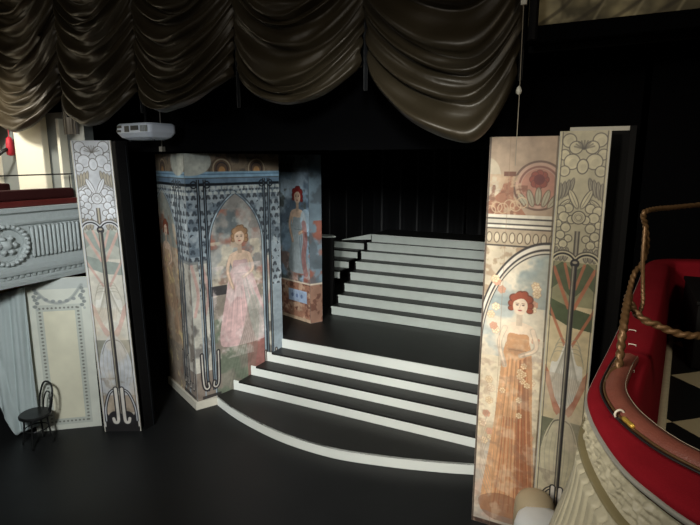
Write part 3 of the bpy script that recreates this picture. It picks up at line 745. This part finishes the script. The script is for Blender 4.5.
b = MB(); b.box((-11, 5.22, 4.95), (-.86, 5.26, 8)); b.box((-.86, 5.0, 4.99), (3.9, 5.12, 5.12)); struct('wall_header', b, M['black'])
b = MB(); b.box((-.86, 5.22, 4.95), (3.9, 5.28, 5.0)); struct('trim_1', b, M['blackboard'])

# painted wall above the opening, right
A = Art(4.6, 1.6, 460, 160, (150, 138, 104))
A.blotch(1.6, .45, (186, 172, 130), .8, 120); A.blotch(2.4, .5, (96, 88, 64), .85, 121); A.blotch(5, .55, (206, 192, 150), .6, 122); A.blotch(4, .55, (70, 64, 48), .6, 123)
for k in range(6): A.line([(.3*k, 0), (.3*k+.35, .25), (.3*k+.3, .6)], .03, (70, 62, 46), .6)
for k in range(6): A.line([(.5+.3*k, .0), (.7+.3*k, .3), (1.1+.3*k, .45)], .02, (196, 184, 146), .6)
A.mottle(9, .2, 124)
cwall = A.face('wall_upper_mural', None, place((-.86, 5.13), (3.7, 5.13), 5.10), M['paint_matt']); cwall['kind'] = 'structure'

# cord with a weight at the curtain's right end
cd = empty('hanging_cord', (-.86, 4.9, 3.95), label='thin pale cord with a small weight hanging at the curtain end', cat='cord')
mb = MB(); mb.tube([(0, 0, .0), (.0, 0, .6), (-.01, 0, 1.6), (-.02, 0, 2.6)], .0035, 6); mb.build('cord', M['stitch'], cd)
mb = MB(); mb.lathe([(.0, 0), (.02, .01), (.026, .035), (.016, .06), (.006, .075)], (-.005, -.005, .60), 12); mb.build('weight', M['plinth'], cd, smooth=True)
mb = MB(); mb.box((-.03, -.02, 1.32), (.02, .02, 1.45)); mb.build('cleat', M['plinth'], cd, bevel=.006)
b = MB(); b.tube([(-.79, 4.96, 5.0), (-.79, 4.96, 7.9)], .04, 10); o = b.build('curtain_post', M['blackboard']); tag(o, 'slim black post at the right end of the ruched curtain', 'post')

# ------------------------------------------------------------------ projector hanging under the curtain
pj = empty('projector', (-5.91, 5.42, 4.27), math.radians(-6), label='white slim projector hanging from a pole below the dark curtain', cat='projector')
mb = MB(); n = 30
prof = []
def rr_rect(hx, hy, r, n=6):
    pts = []
    for cx, cy, a0 in ((hx-r, hy-r, 0), (-hx+r, hy-r, PI/2), (-hx+r, -hy+r, PI), (hx-r, -hy+r, 3*PI/2)):
        for k in range(n+1): pts.append((cx+r*math.cos(a0+PI/2*k/n), cy+r*math.sin(a0+PI/2*k/n)))
    return pts
lay = [(.27, .13, .0), (.33, .19, .03), (.36, .24, .09), (.36, .24, .19), (.335, .22, .215)]
vs = []; fs = []
for hx, hy, z in lay: vs += [(x, y, z) for x, y in rr_rect(hx, hy, .08)]
m_ = len(rr_rect(1, 1, .08))
for i in range(len(lay)-1): fs += [(i*m_+k, i*m_+(k+1) % m_, (i+1)*m_+(k+1) % m_, (i+1)*m_+k) for k in range(m_)]
fs += [tuple(range(m_)), tuple(range((len(lay)-1)*m_, len(lay)*m_))]
mb.add(vs, fs); mb.build('casing', M['white'], pj, bevel=.004)
mb = MB()
for i in range(5): mb.box((.2+.03*i, -.246, .10), (.218+.03*i, -.236, .18))
mb.build('side_vent', M['grey_wall'], pj)
mb = MB(); mb.box((.0, -.25, .12), (.16, -.236, .18)); mb.build('connector_panel', M['dark_vent'], pj, bevel=.003)
for a_, b_ in (((-.30, -.247, .155), (-.2, -.235, .19)), ((-.32, -.247, .1), (-.22, -.235, .13)), ((-.14, -.245, .10), (-.04, -.235, .18))):
    mb = MB(); mb.box(a_, b_); mb.build('rear_socket', M['dark_vent'], pj, bevel=.003)
mb = MB(); mb.tube([(-.34, -.05, .12), (-.38, -.05, .12)], .06, 20); mb.build('lens', M['clear'], pj, smooth=True)
mb = MB(); mb.tube([(0, 0, .2), (0, 0, 3.72)], .018, 10); mb.box((-.15, -.1, .2), (.15, .1, .235)); mb.build('ceiling_bracket', M['blackboard'], pj)
for x, y in ((-.25, -.08), (.25, -.08), (.25, .08), (-.25, .08)):
    mb = MB(); mb.lathe([(.02, -.012), (.02, 0), (.012, .02)], (x, y, 0), 10); mb.build('foot', M['dark_vent'], pj)
b = MB(); b.box((-6.02, 5.73, 4.12), (-5.96, 5.79, 4.19)); b.tube([(-5.99, 5.76, 4.17), (-5.99, 5.76, 8.0)], .008, 6)
o = b.build('pulley_block', M['board']); tag(o, 'tiny pale pulley block hanging below the projector', 'pulley')

# ------------------------------------------------------------------ left side boxes
bxl = empty('side_box_front', (-7.2, 4, 2.35), label='pale carved plaster box front at far left with a wreath and fluting', cat='balcony front')
def prof_sweep(y0, y1, prof, n=2):
    mb = MB(); P = [[(x, y0+(y1-y0)*i/(n-1), z) for x, z in prof] for i in range(n)]; mb.grid(P); return mb
# local frame: x towards the stage centre, y along the front
prof = [(.0, 0), (.16, 0), (.17, .05), (.12, .07), (.10, .10), (.10, .13), (.16, .15), (.17, .19), (.13, .21), (.09, .24), (.06, .32), (.06, .78), (.10, .80), (.11, .83), (.08, .86), (.08, .94), (.15, .97), (.16, 1.03), (.0, 1.03)]
mb = prof_sweep(-3, 1.2, prof, 2); mb.box((-.1, -3, 0), (0, 1.2, 1.03)); mb.build('front_moulding', M['plaster'], bxl)
y = .42
while y < 1.12:
    mb = MB(); mb.tube([(.07, y, .35), (.085, y, .37), (.085, y, .74), (.07, y, .76)], .024, 8); y += .062
    mb.build('fluting', M['plaster'], bxl, smooth=True)
def wreath(cy):
    mb = MB(); ring = [(.08, cy+.27*math.cos(a), .55+.25*math.sin(a)) for a in np.linspace(0, 2*PI, 40, endpoint=False)]
    mb.tube(ring, .04, 8, closed=True)
    for k in range(26):
        a = 2*PI*k/26; c = Vector((.115, cy+.27*math.cos(a), .55+.25*math.sin(a)))
        mb.lathe([(.0, -.03), (.03, -.02), (.038, 0), (.03, .02), (.0, .03)], c, 6)
    mb.lathe([(.0, -.09), (.07, -.05), (.09, 0), (.07, .05), (0, .09)], (.07, cy, .55), 10)
    for k in range(6):
        a = 2*PI*k/6; mb.lathe([(.0, -.045), (.035, -.02), (.045, 0), (.035, .02), (0, .045)], (.1, cy+.1*math.cos(a), .55+.1*math.sin(a)), 8)
    return mb
wreath(.06).build('wreath', M['plaster'], bxl, smooth=True)
y = -.6
while y < 1.12:
    mb = MB(); mb.box((.1, y, .10), (.135, y+.045, .14)); y += .085; mb.build('dentil', M['plaster'], bxl)
rl = empty('box_rail', (-7.25, 4, 3.38), label='dark red mahogany and velvet rail capping the far left box', cat='rail')
mb = MB(); mb.box((-.12, -3, 0), (.12, 1.2, .08)); mb.build('rail_cap', M['mahog'], rl, bevel=.015)
mb = MB(); mb.box((-.16, -3, .08), (.02, 1.2, .22)); mb.build('velvet_pad', M['velvet_dark'], rl, bevel=.03)
mb = MB()
for yy in (-1.2, .1, 1.15): mb.tube([(.0, yy, .08), (0, yy, .40)], .007, 6)
mb.tube([(0, -3, .40), (0, 1.2, .42)], .009, 8); mb.build('safety_wire', M['cable'], rl)
b = MB(); b.box((.02, -.2, .08), (.1, .22, .2)); 
# room of the far box: wall, pilasters, cream
b = MB(); b.box((-9.3, 1.0, 2.3), (-9.2, 7.0, 6)); struct('wall_box_back', b, M['cream_wall'])
b = MB(); b.box((-9.2, 5.35, 2.3), (-7.1, 5.5, 4.7)); struct('wall_box_side', b, M['grey_wall'])
b = MB(); b.box((-9.3, 1, 2.28), (-7.3, 5.35, 2.38)); struct('floor_box', b, M['mahog'])
pl = empty('pilaster', (-8.2, 5.25, 2.38), label='tall cream pilaster inside the far left box', cat='pilaster')
mb = MB(); mb.box((-.42, -.02, .2), (.28, .09, 2.3)); mb.build('shaft', M['cream_wall'], pl, bevel=.02)
mb = MB(); mb.box((-.46, -.05, 0), (.32, .09, .2)); mb.build('base', M['cream_wall'], pl, bevel=.02)
mb = MB(); mb.box((-.45, -.03, 2.3), (.31, .09, 2.42)); mb.build('capital', M['cream_wall'], pl, bevel=.02)
b = MB(); b.box((-7.55, 5.22, 2.38), (-7.48, 5.35, 4.6)); o = b.build('door_jamb', M['cream_wall'], bevel=.01); tag(o, 'slim white upright strip on the grey wall of the far left box', 'trim')
tl = empty('wall_tassel', (-8.8, 5.27, 4.065), label='red cloth tassel hanging on the cream wall of the far left box', cat='tassel')
mb = MB(); mb.lathe([(.02, 0), (.06, .02), (.055, .2), (.04, .28), (.015, .3)], (0, 0, 0), 12); mb.build('tassel', M['redcloth'], tl, smooth=True)
mb = MB(); mb.tube([(0, 0, .3), (0, .02, .9)], .008, 6); mb.build('cord', M['redcloth'], tl)
b = MB(); b.tube(spline([(-9.2, 5.0, 3.9), (-8.95, 5.05, 4.0), (-8.8, 5.13, 4.12), (-8.8, 5.22, 4.17)], 6), .028, 8); o = b.build('lamp_arm', M['cable'], smooth=True); tag(o, 'short black curved arm at the far left edge of the picture', 'lamp arm')
b = MB(); b.box((-7.85, 4.05, 3.50), (-7.6, 4.5, 3.68)); b.box((-7.8, 4.1, 2.4), (-7.65, 4.45, 3.5)); o = b.build('box_chair', M['velvet_dark'], bevel=.03); tag(o, 'red-brown upholstered chair back behind the far left rail', 'chair')

# painted wall panel under the box
fp = empty('painted_wall_panel', (-7.1, 4.74, 0), label='cream painted panel with a swag and dotted frame under the left box', cat='wall panel')
F0, F1 = (-7.5, 4.39), (-6.79, 4.97); Wf = math.dist(F0, F1); Hf = 2.34
Fx = Matrix.Translation((7.1, -4.74, 0)) @ place(F0, F1)
flat_board(fp, Fx, Wf, Hf, .03, m=M['cream_wall'])
A = Art(Wf, Hf, 230, 620, (216, 218, 204))
fx0, fx1, fy0, fy1 = Wf*.24, Wf*.80, .13, Hf*.81
A.rect(0, Wf, Hf*.93, Hf, (180, 186, 182), .7)
A.rect(fx0-.05, fx1+.05, fy0-.05, fy1+.05, (196, 200, 188)); 
for t in np.arange(fy0, fy1, .055):
    for x in (fx0, fx1): A.ell(x, t, .018, .014, (128, 130, 120))
for t in np.arange(fx0, fx1, .055):
    for y_ in (fy0, fy1): A.ell(t, y_, .015, .015, (128, 130, 120))
A.rect(fx0+.045, fx1-.045, fy0+.045, fy1-.045, (226, 222, 196))
for w, c in ((.05, (150, 156, 152)), (.02, (140, 146, 142))):
    A.line([(Wf*.2, Hf*.93), (Wf*.36, Hf*.86), (Wf*.55, Hf*.84), (Wf*.72, Hf*.87), (Wf*.88, Hf*.95)], w, c, .5)
for x in (Wf*.2, Wf*.88):
    for k in range(6): A.ell(x+.02*math.sin(k*2), Hf*.93-.05*k, .028, .026, (130, 136, 132), .8); A.ell(x-.03*math.sin(k*2), Hf*.91-.05*k, .018, .02, (170, 176, 172), .8)
for k in range(7): A.ell(Wf*(.25+.1*k), Hf*(.88-.03*math.sin(PI*k/6)), .03, .024, (140, 146, 144), .8)
A.rect(0, Wf*.03, 0, Hf, (130, 132, 122), .7); A.mottle(4, .06, 131); A.face('painted_face', fp, Fx, M['paint_matt'])
mb = MB(); mb.box((Wf-.005, -.03, 0), (Wf+.03, .03, Hf), M=Fx); mb.build('dark_edge', M['blackboard'], fp)

# gathered cloth left of it
dp = MB(); P = []
def cloth_pt(s, t):
    # s across (left..right), t down
    top = Vector((-8.1, 3.77, 2.0)).lerp(Vector((-7.36, 4.375, 2.26)), s)
    zb = float(np.interp(s, (0, .3, .47, .66, .8, 1), (1.5, 1.0, .5, .03, .10, .17)))
    p = Vector((top.x, top.y, top.z*(1-t)+zb*t))
    f = .022*math.sin(s*30+3*t)*(.5+t*.5)+.012*math.sin(s*61+5*t+1)
    f += .035*math.exp(-((s-.25-.38*t)/.07)**2)-.03*math.exp(-((s-.42-.3*t)/.05)**2)+.02*math.sin(12*(t-.9*s))*math.exp(-((s-.3)/.3)**2)
    f += .03*math.exp(-((s-.9)/.04)**2)
    return p+Vector((.633, -.774, 0))*(f+.02)
for i in range(70): P.append([cloth_pt(j/60, i/69) for j in range(61)])
dp.grid(P); o = dp.build('gathered_drape', M['drape'], smooth=True, fix=False); tag(o, 'pale blue-grey gathered cloth hanging at the bottom left under the box', 'drape')
sd = o.modifiers.new('thick', 'SOLIDIFY'); sd.thickness = .008
b = MB(); b.box((-9.3, 2.6, 0), (-9.2, 5.6, 2.28)); struct('wall_under_box', b, M['black'])
gs = MB()
gp = spline([(-8.15, 4.2, 2.2), (-8.05, 4.35, 2.1), (-7.95, 4.5, 2.1), (-7.85, 4.66, 2.2)], 6); gs.tube(gp, [.03+.05*math.sin(PI*i/(len(gp)-1)) for i in range(len(gp))], 10, lobes=3, twist=12)
o = gs.build('gilt_swag', M['gilt'], smooth=True); tag(o, 'small gilt swag ornament in the dark gap under the left box', 'ornament')

# bentwood chair
ch = empty('bentwood_chair', (-7.17, 4.2, 0), math.radians(-8), label='small black bentwood chair standing against the painted panel', cat='chair')
sr = .21
mb = MB(); mb.lathe([(sr-.02, .42), (sr, .43), (sr, .455), (sr-.015, .468), (.0, .472)], (0, 0, 0), 28); mb.build('seat', M['wood_black'], ch, smooth=False)
for a, back in ((-2.35, 0), (-.79, 0), (.79, 1), (2.35, 1)):
    x, y = math.cos(a)*.15, math.sin(a)*.15
    mb = MB(); mb.tube(spline([(x, y, .42), (x*1.12, y*1.12, .22), (x*1.35, y*1.35, .0)], 5), .013, 8); mb.build('leg', M['wood_black'], ch, smooth=True)
mb = MB(); mb.tube([(.15*math.cos(a), .15*math.sin(a), .24) for a in np.linspace(0, 2*PI, 28, endpoint=False)], .008, 8, closed=True); mb.build('ring_stretcher', M['wood_black'], ch, smooth=True)
mb = MB(); mb.tube(spline([(-.15, .13, .44), (-.17, .17, .65), (-.12, .21, .82), (0, .22, .86), (.12, .21, .82), (.17, .17, .65), (.15, .13, .44)], 8), .014, 8); mb.build('back_hoop', M['wood_black'], ch, smooth=True)
mb = MB(); mb.tube(spline([(-.08, .15, .46), (-.09, .18, .6), (-.05, .2, .7), (0, .205, .72), (.05, .2, .7), (.09, .18, .6), (.08, .15, .46)], 8), .009, 8); mb.build('inner_hoop', M['wood_black'], ch, smooth=True)

# ------------------------------------------------------------------ right balcony
ZL = 3.2
outer_pts = [(.60, 1.12), (.40, 1.19), (.222, 1.305), (.136, 1.391), (.07, 1.485), (.015, 1.62), (-.024, 1.76), (-.042, 1.9), (-.024, 2.11), (.008, 2.4), (.05, 2.8), (.095, 3.3), (.14, 3.8), (.195, 4.4), (.24, 4.75), (.40, 4.95), (.9, 5.1), (1.7, 5.2)]
outer = spline([(x, y, 0) for x, y in outer_pts], 8)
def offset(path, d):
    out = []
    for i, p in enumerate(path):
        t = (path[min(i+1, len(path)-1)]-path[max(i-1, 0)]).normalized(); n = Vector((t.y, -t.x, 0))      # to the inside (right)
        out.append(p+n*d)
    return out
def inside_dir(path):
    return -1
def sweep(path, prof, name, m, parent, mod=None, smooth=True):
    """prof: (offset outward, z); mod(arc, offset, z)->extra outward"""
    L = 0; P = []
    for i, p in enumerate(path):
        if i: L += (p-path[i-1]).length
        t = (path[min(i+1, len(path)-1)]-path[max(i-1, 0)]).normalized(); n = Vector((-t.y, t.x, 0))
        row = []
        for (d, z) in prof:
            e = mod(L, d, z) if mod else 0
            q = p+n*(d+e); row.append((q.x, q.y, z))
        P.append(row)
    mb = MB(); mb.grid(P); return mb.build(name, m, parent, smooth=smooth, fix=False)
bb = empty('curved_box_front', (0, 0, 0), label='curved cream plaster box front with ribs, carved frieze and red velvet ledge', cat='balcony front')
fine = spline([(p.x, p.y, 0) for p in outer[::2]], 16)
sweep(fine, [(-.01, ZL-.03), (.003, ZL-.029), (.009, ZL-.024), (.011, ZL-.018), (.008, ZL-.012), (.0, ZL-.010)], 'lip_moulding', M['grey_lip'], bb)
def carve(L, d, z):
    v = (z-ZL+.09)/.055; q = (L % .15)/.15*2*PI
    c1 = math.exp(-((v-.55*math.sin(q))/.16)**2)                       # running scroll
    c2 = math.exp(-(((L % .075)-.0375)/.012)**2-((v+.55*math.sin(q))/.28)**2)
    c3 = .5*max(0, math.sin(L*230)*math.sin(z*260+L*60))*(abs(v) < .95)
    return max(c1*.010, c2*.011, c3*.006)
frz = [(.0-.0*k, z) for k, z in enumerate(np.linspace(ZL-.145, ZL-.035, 26))]
sweep(fine, [(-.004+.004*math.cos(i), z) for i, (_, z) in enumerate(frz)], 'carved_frieze', M['cream_plaster'], bb, carve)
sweep(fine, [(.0, ZL-.166), (.016, ZL-.165), (.024, ZL-.156), (.018, ZL-.147), (.0, ZL-.145)], 'middle_moulding', M['olive'], bb)
def rib(L, d, z):
    w = .06; ph = (L % w)/w*2-1; h = ZL-.19-z
    arch = .012*(1-ph*ph)
    if h < 0.018: return 0
    return .026*(1-abs(ph)**5)-.004 if h > .035-arch*1.8 else .004
pr = [(.0+.16*math.sin(min(1, t/.9)*PI*.5)*t, ZL-.166-.75*t) for t in np.linspace(0, 1, 60)]
sweep(fine, pr, 'ribbed_body', M['cream_plaster'], bb, rib)
# velvet ledge (rounded top) and inner face
prof = [(.0, ZL-.02), (.004, ZL+.0), (-.008, ZL+.012), (-.03, ZL+.018), (-.10, ZL+.018), (-.14, ZL+.014), (-.155, ZL+.0), (-.16, ZL-.03), (-.2, 2.70)]
# ledge is wider along the far stretch
P = []; L = 0
for i, p in enumerate(fine):
    t = (fine[min(i+1, len(fine)-1)]-fine[max(i-1, 0)]).normalized(); n = Vector((-t.y, t.x, 0))
    w = 1+.55*max(0, min(1, (p.x+.03)/.2))*(1 if p.y < 1.9 else 0)
    P.append([tuple((p+n*(d*w))[:2])+(z,) for d, z in prof])
mb = MB(); mb.grid(P); mb.build('velvet_ledge', M['velvet'], bb, smooth=True, fix=False)
w_ = lambda L, d, z: 0
sweep(fine, [(-.197, 2.70), (-.197, 2.715), (-.235, 2.715), (-.237, 2.70)], 'inner_skirting', M['skirt'], bb)
# leather strap lying along the ledge
strap_c = spline([(.05, 2.28, 0), (.026, 2.135, 0), (.007, 1.93, 0), (.033, 1.779, 0), (.083, 1.664, 0), (.155, 1.562, 0), (.24, 1.491, 0), (.38, 1.40, 0)], 12)
lt = empty('leather_strap', (0, 0, 0), label='brown leather band with pale stitching curving along the red ledge', cat='strap')
def strip(path, w0, w1, z, m, name, parent, th=.012):
    P = []
    for i, p in enumerate(path):
        t = (path[min(i+1, len(path)-1)]-path[max(i-1, 0)]).normalized(); n = Vector((-t.y, t.x, 0))
        P.append([tuple((p+n*d)[:2])+(zz,) for d, zz in ((w0, z), (w0, z+th), ((w0+w1)/2, z+th*1.5), (w1, z+th), (w1, z), (w0, z))])
    mb = MB(); mb.grid(P); return mb.build(name, m, parent, smooth=True, fix=False)
strip(strap_c, .0, .066, ZL+.018, M['leather'], 'band', lt, .022)
mb = MB()
for i in range(0, len(strap_c)-1, 1):
    p = strap_c[i]; q_ = strap_c[i+1]; t = (q_-p).normalized(); n = Vector((-t.y, t.x, 0)); a_ = p+n*.061; c_ = a_+t*.007
    mb.tube([(a_.x, a_.y, ZL+.0445), (c_.x, c_.y, ZL+.0445)], .0012, 5)
mb.build('stitching', M['stitch'], lt)
# cable along the strap, with a brass plug and a white clip
cb = empty('ledge_cable', (0, 0, 0), label='thin dark cable with a brass connector lying on the red ledge', cat='cable')
cpath = offset(strap_c, .004)
mb = MB(); mb.tube([(p.x, p.y, ZL+.03) for p in cpath], .0042, 8); mb.build('cable', M['brass'], cb, smooth=True)
cpath2 = offset(strap_c, .014)
mb = MB(); mb.tube([(p.x, p.y, ZL+.026) for p in cpath2], .004, 8); mb.build('cable', M['cable'], cb, smooth=True)
i0 = min(range(len(cpath)), key=lambda i: (cpath[i]-Vector((.062, 1.70, 0))).length); p = cpath[i0]; q_ = cpath[min(i0+3, len(cpath)-1)]
t = (q_-p).normalized()
def seg(a, b_, r, z=ZL+.036): return [(*(p+t*(a+(b_-a)*k/6))[:2], z) for k in range(7)]
mb = MB(); mb.tube(seg(.004, .062, .007), [.0055, .0075, .0075, .006, .0075, .0075, .006], 14); mb.build('connector', M['gold'], cb, smooth=True)
mb = MB(); cc = p-t*.018; n = Vector((-t.y, t.x, 0))
mb.tube([tuple(cc+n*.014*math.cos(a)+Vector((0, 0, ZL+.036+.014*math.sin(a)))) for a in np.linspace(0, 2*PI, 18, endpoint=False)], .0035, 8, closed=True)
mb.build('clip', M['plinth'], cb, smooth=True)

# twisted brass guard rail
gr = empty('twisted_guard_rail', (0, 0, 0), label='twisted brass safety rail curling up from the red ledge', cat='guard rail')
def rope(pts, r, name, lobes=2, tw=95, n=12, k=14):
    mb = MB(); mb.tube(spline(pts, k), r, 16, lobes=lobes, twist=tw, lobe_amp=.45); return mb.build(name, M['brass'], gr, smooth=True)
rope([(.045, 2.10, 3.23), (.046, 2.11, 3.30), (.047, 2.13, 3.38), (.054, 2.25, 3.45), (.060, 2.32, 3.47)], .0165, 'lower_post')
rope([(.054, 2.24, 3.45), (.062, 2.34, 3.50), (.074, 2.40, 3.55), (.100, 2.45, 3.585), (.108, 2.42, 3.66), (.096, 2.40, 3.74), (.084, 2.37, 3.78), (.086, 2.37, 3.80), (.13, 2.47, 3.806), (.22, 2.62, 3.806), (.36, 2.88, 3.806), (.60, 3.3, 3.806)], .0115, 'top_rail', tw=110)
rope([(.094, 2.40, 3.76), (.097, 2.38, 3.62), (.108, 2.38, 3.50), (.112, 2.36, 3.44), (.100, 2.32, 3.40), (.085, 2.28, 3.41)], .009, 'inner_strand', tw=160)
rope([(.062, 2.30, 3.46), (.085, 2.28, 3.42), (.12, 2.26, 3.395), (.16, 2.27, 3.38), (.21, 2.28, 3.36), (.27, 2.30, 3.345), (.36, 2.36, 3.34)], .0155, 'side_branch', tw=80)
mb = MB(); mb.tube(spline([(.045, 2.11, 3.25), (.02, 2.06, 3.235), (.012, 1.98, 3.232), (.03, 1.93, 3.232), (.05, 1.96, 3.235)], 8), .009, 10); mb.build('foot_scroll', M['brass'], gr, smooth=True)
mb = MB(); mb.lathe([(.026, 3.218), (.028, 3.224), (.018, 3.236), (.014, 3.25)], (.045, 2.10, 0), 18); mb.build('base_rosette', M['brass'], gr, smooth=True)
# small upholstery staples on the ledge
for k, (x, y) in enumerate(((.097, 2.70), (.094, 2.48), (.083, 2.16))):
    mb = MB(); mb.tube([(x-.012, y, ZL+.012), (x-.012, y, ZL+.024), (x+.016, y-.004, ZL+.024), (x+.016, y-.004, ZL+.012)], .002, 6)
    o = mb.build('metal_staple', M['plinth']); tag(o, ['small metal staple on the red ledge, furthest of the three', 'small metal staple on the red ledge, middle of the three', 'small metal staple on the red ledge, nearest beside the strap'][k], 'staple', 'staples on the velvet ledge')
# chequered box floor
m = bpy.data.materials.new('chequered_floor'); m.use_nodes = True; nt = m.node_tree; bs = nt.nodes['Principled BSDF']
tc = nt.nodes.new('ShaderNodeTexCoord'); mp = nt.nodes.new('ShaderNodeMapping'); ck = nt.nodes.new('ShaderNodeTexChecker')
SD = .488; V1 = Vector((.366, 3.635)); 
mp.vector_type = 'POINT'
ang = math.radians(-(90+45)+3.3)
ca, sa = math.cos(ang), math.sin(ang)
mp.inputs['Rotation'].default_value = (0, 0, ang)
mp.inputs['Location'].default_value = (-(ca*V1.x-sa*V1.y), -(sa*V1.x+ca*V1.y), .01)
ck.inputs['Scale'].default_value = 1/SD
ck.inputs['Color1'].default_value = (*lin((206, 196, 160)), 1); ck.inputs['Color2'].default_value = (*lin((22, 26, 26)), 1)
nt.links.new(tc.outputs['Object'], mp.inputs['Vector']); nt.links.new(mp.outputs['Vector'], ck.inputs['Vector']); nt.links.new(ck.outputs['Color'], bs.inputs['Base Color'])
bs.inputs['Roughness'].default_value = .4
M['check'] = m
inn = offset(outer, .10)
b = MB(); b.prism([(p.x, p.y) for p in inn]+[(1.7, 1.1)], 2.66, 2.7); struct('floor_right_box', b, M['check'])
b = MB(); b.prism([(p.x, p.y) for p in inn]+[(1.7, 1.1)], 2.52, 2.655); struct('floor_right_box_base', b, M['black'])
bc = empty('black_cabinet', (.82, 4.2, 2.7), label='low black cabinet standing inside the red balcony', cat='cabinet')  # black block added to stand for the dark opening in the box
mb = MB(); mb.box((-.34, -.4, 0), (.9, .4, .42)); mb.build('body', M['blackboard'], bc, bevel=.01)
mb = MB(); mb.box((-.35, -.42, .42), (.92, .42, .445)); mb.build('top', M['blackboard'], bc, bevel=.006)

# rounded object of unidentified use at the foot of the right panel
lm = empty('floor_lamp', (-.46, 4.6, 0), label='rounded white and beige lamp housing at the foot of the right painted panels', cat='lamp')
mb = MB(); mb.lathe([(.24, 0), (.24, .5), (.235, .62), (.215, .70), (.17, .745), (.1, .765), (.0, .77)], (.05, .12, 0), 36, 0); mb.build('white_housing', M['lampwhite'], lm, smooth=True)
mb = MB(); mb.lathe([(.19, 0), (.19, .62), (.18, .71), (.15, .77), (.08, .815), (.0, .82)], (-.04, .36, 0), 32); mb.build('beige_cap', M['lampbeige'], lm, smooth=True)

# ------------------------------------------------------------------ light: unseen house and stage lamps plus added fill, all behind or above the viewer
def area(name, loc, tgt, size, power, col=(1, 1, 1), sy=None):
    l = bpy.data.lights.new(name, 'AREA'); l.energy = power; l.size = size; l.color = col
    if sy: l.shape = 'RECTANGLE'; l.size_y = sy
    o = bpy.data.objects.new(name, l); COL.objects.link(o); o.location = loc
    o.rotation_euler = (Vector(tgt)-Vector(loc)).to_track_quat('-Z', 'Y').to_euler(); return o
def spot(name, loc, tgt, power, angle, col=(1, 1, 1), blend=.6, r=.15):
    l = bpy.data.lights.new(name, 'SPOT'); l.energy = power; l.spot_size = math.radians(angle); l.spot_blend = blend; l.color = col; l.shadow_soft_size = r
    o = bpy.data.objects.new(name, l); COL.objects.link(o); o.location = loc
    o.rotation_euler = (Vector(tgt)-Vector(loc)).to_track_quat('-Z', 'Y').to_euler(); return o
area('house_light', (-2.5, -1.5, 6.8), (-3.4, 8, 1), 2.0, 50, (1, .97, .92))
spot('stage_wash', (-1.6, -1.0, 5.6), (-3.3, 7.4, .4), 2350, 42, (1, .985, .95), r=.4)
spot('upper_wash', (.1, -.3, 5.2), (-4.6, 9.6, 1.9), 1100, 36, (.96, 1, .98), r=.35)  # soft light added close to the camera so few shadows show
spot('screen_light', (-3.0, -.8, 5.0), (-6.0, 6.6, 2.4), 450, 36, (.9, .96, 1.0), r=.35)
spot('cool_side_light', (-2.6, -.4, 5.0), (-7.1, 4.7, 1.5), 1250, 48, (.94, .98, 1.0), r=.4)
spot('warm_panel_light', (-1.5, -1.0, 4.6), (-.35, 5.4, 2.0), 520, 50, (1, .92, .78), r=.3)
area('balcony_lamp', (1.6, .2, 6.0), (.3, 3.0, 2.9), .6, 36, (1, .88, .7))  # added fill brightening the red velvet and chequered floor, no fixture modelled
spot('box_lamp', (-8.3, 3.6, 5.2), (-8.6, 4.9, 3.2), 230, 130, (1, .95, .85))
area('circle_light', (-9.2, 2.2, 5.3), (-6.6, 5.2, 5.2), .4, 21, (1, .93, .76))  # added grazing fill so the curtain folds show contrast

w = bpy.data.worlds.new('world'); C.world = w; w.use_nodes = True
w.node_tree.nodes['Background'].inputs['Color'].default_value = (.5, .52, .55, 1); w.node_tree.nodes['Background'].inputs['Strength'].default_value = .02
C.view_settings.view_transform = 'Standard'; C.view_settings.look = 'None'; C.view_settings.gamma = 1; C.view_settings.exposure = 0
C.view_settings.use_curve_mapping = False
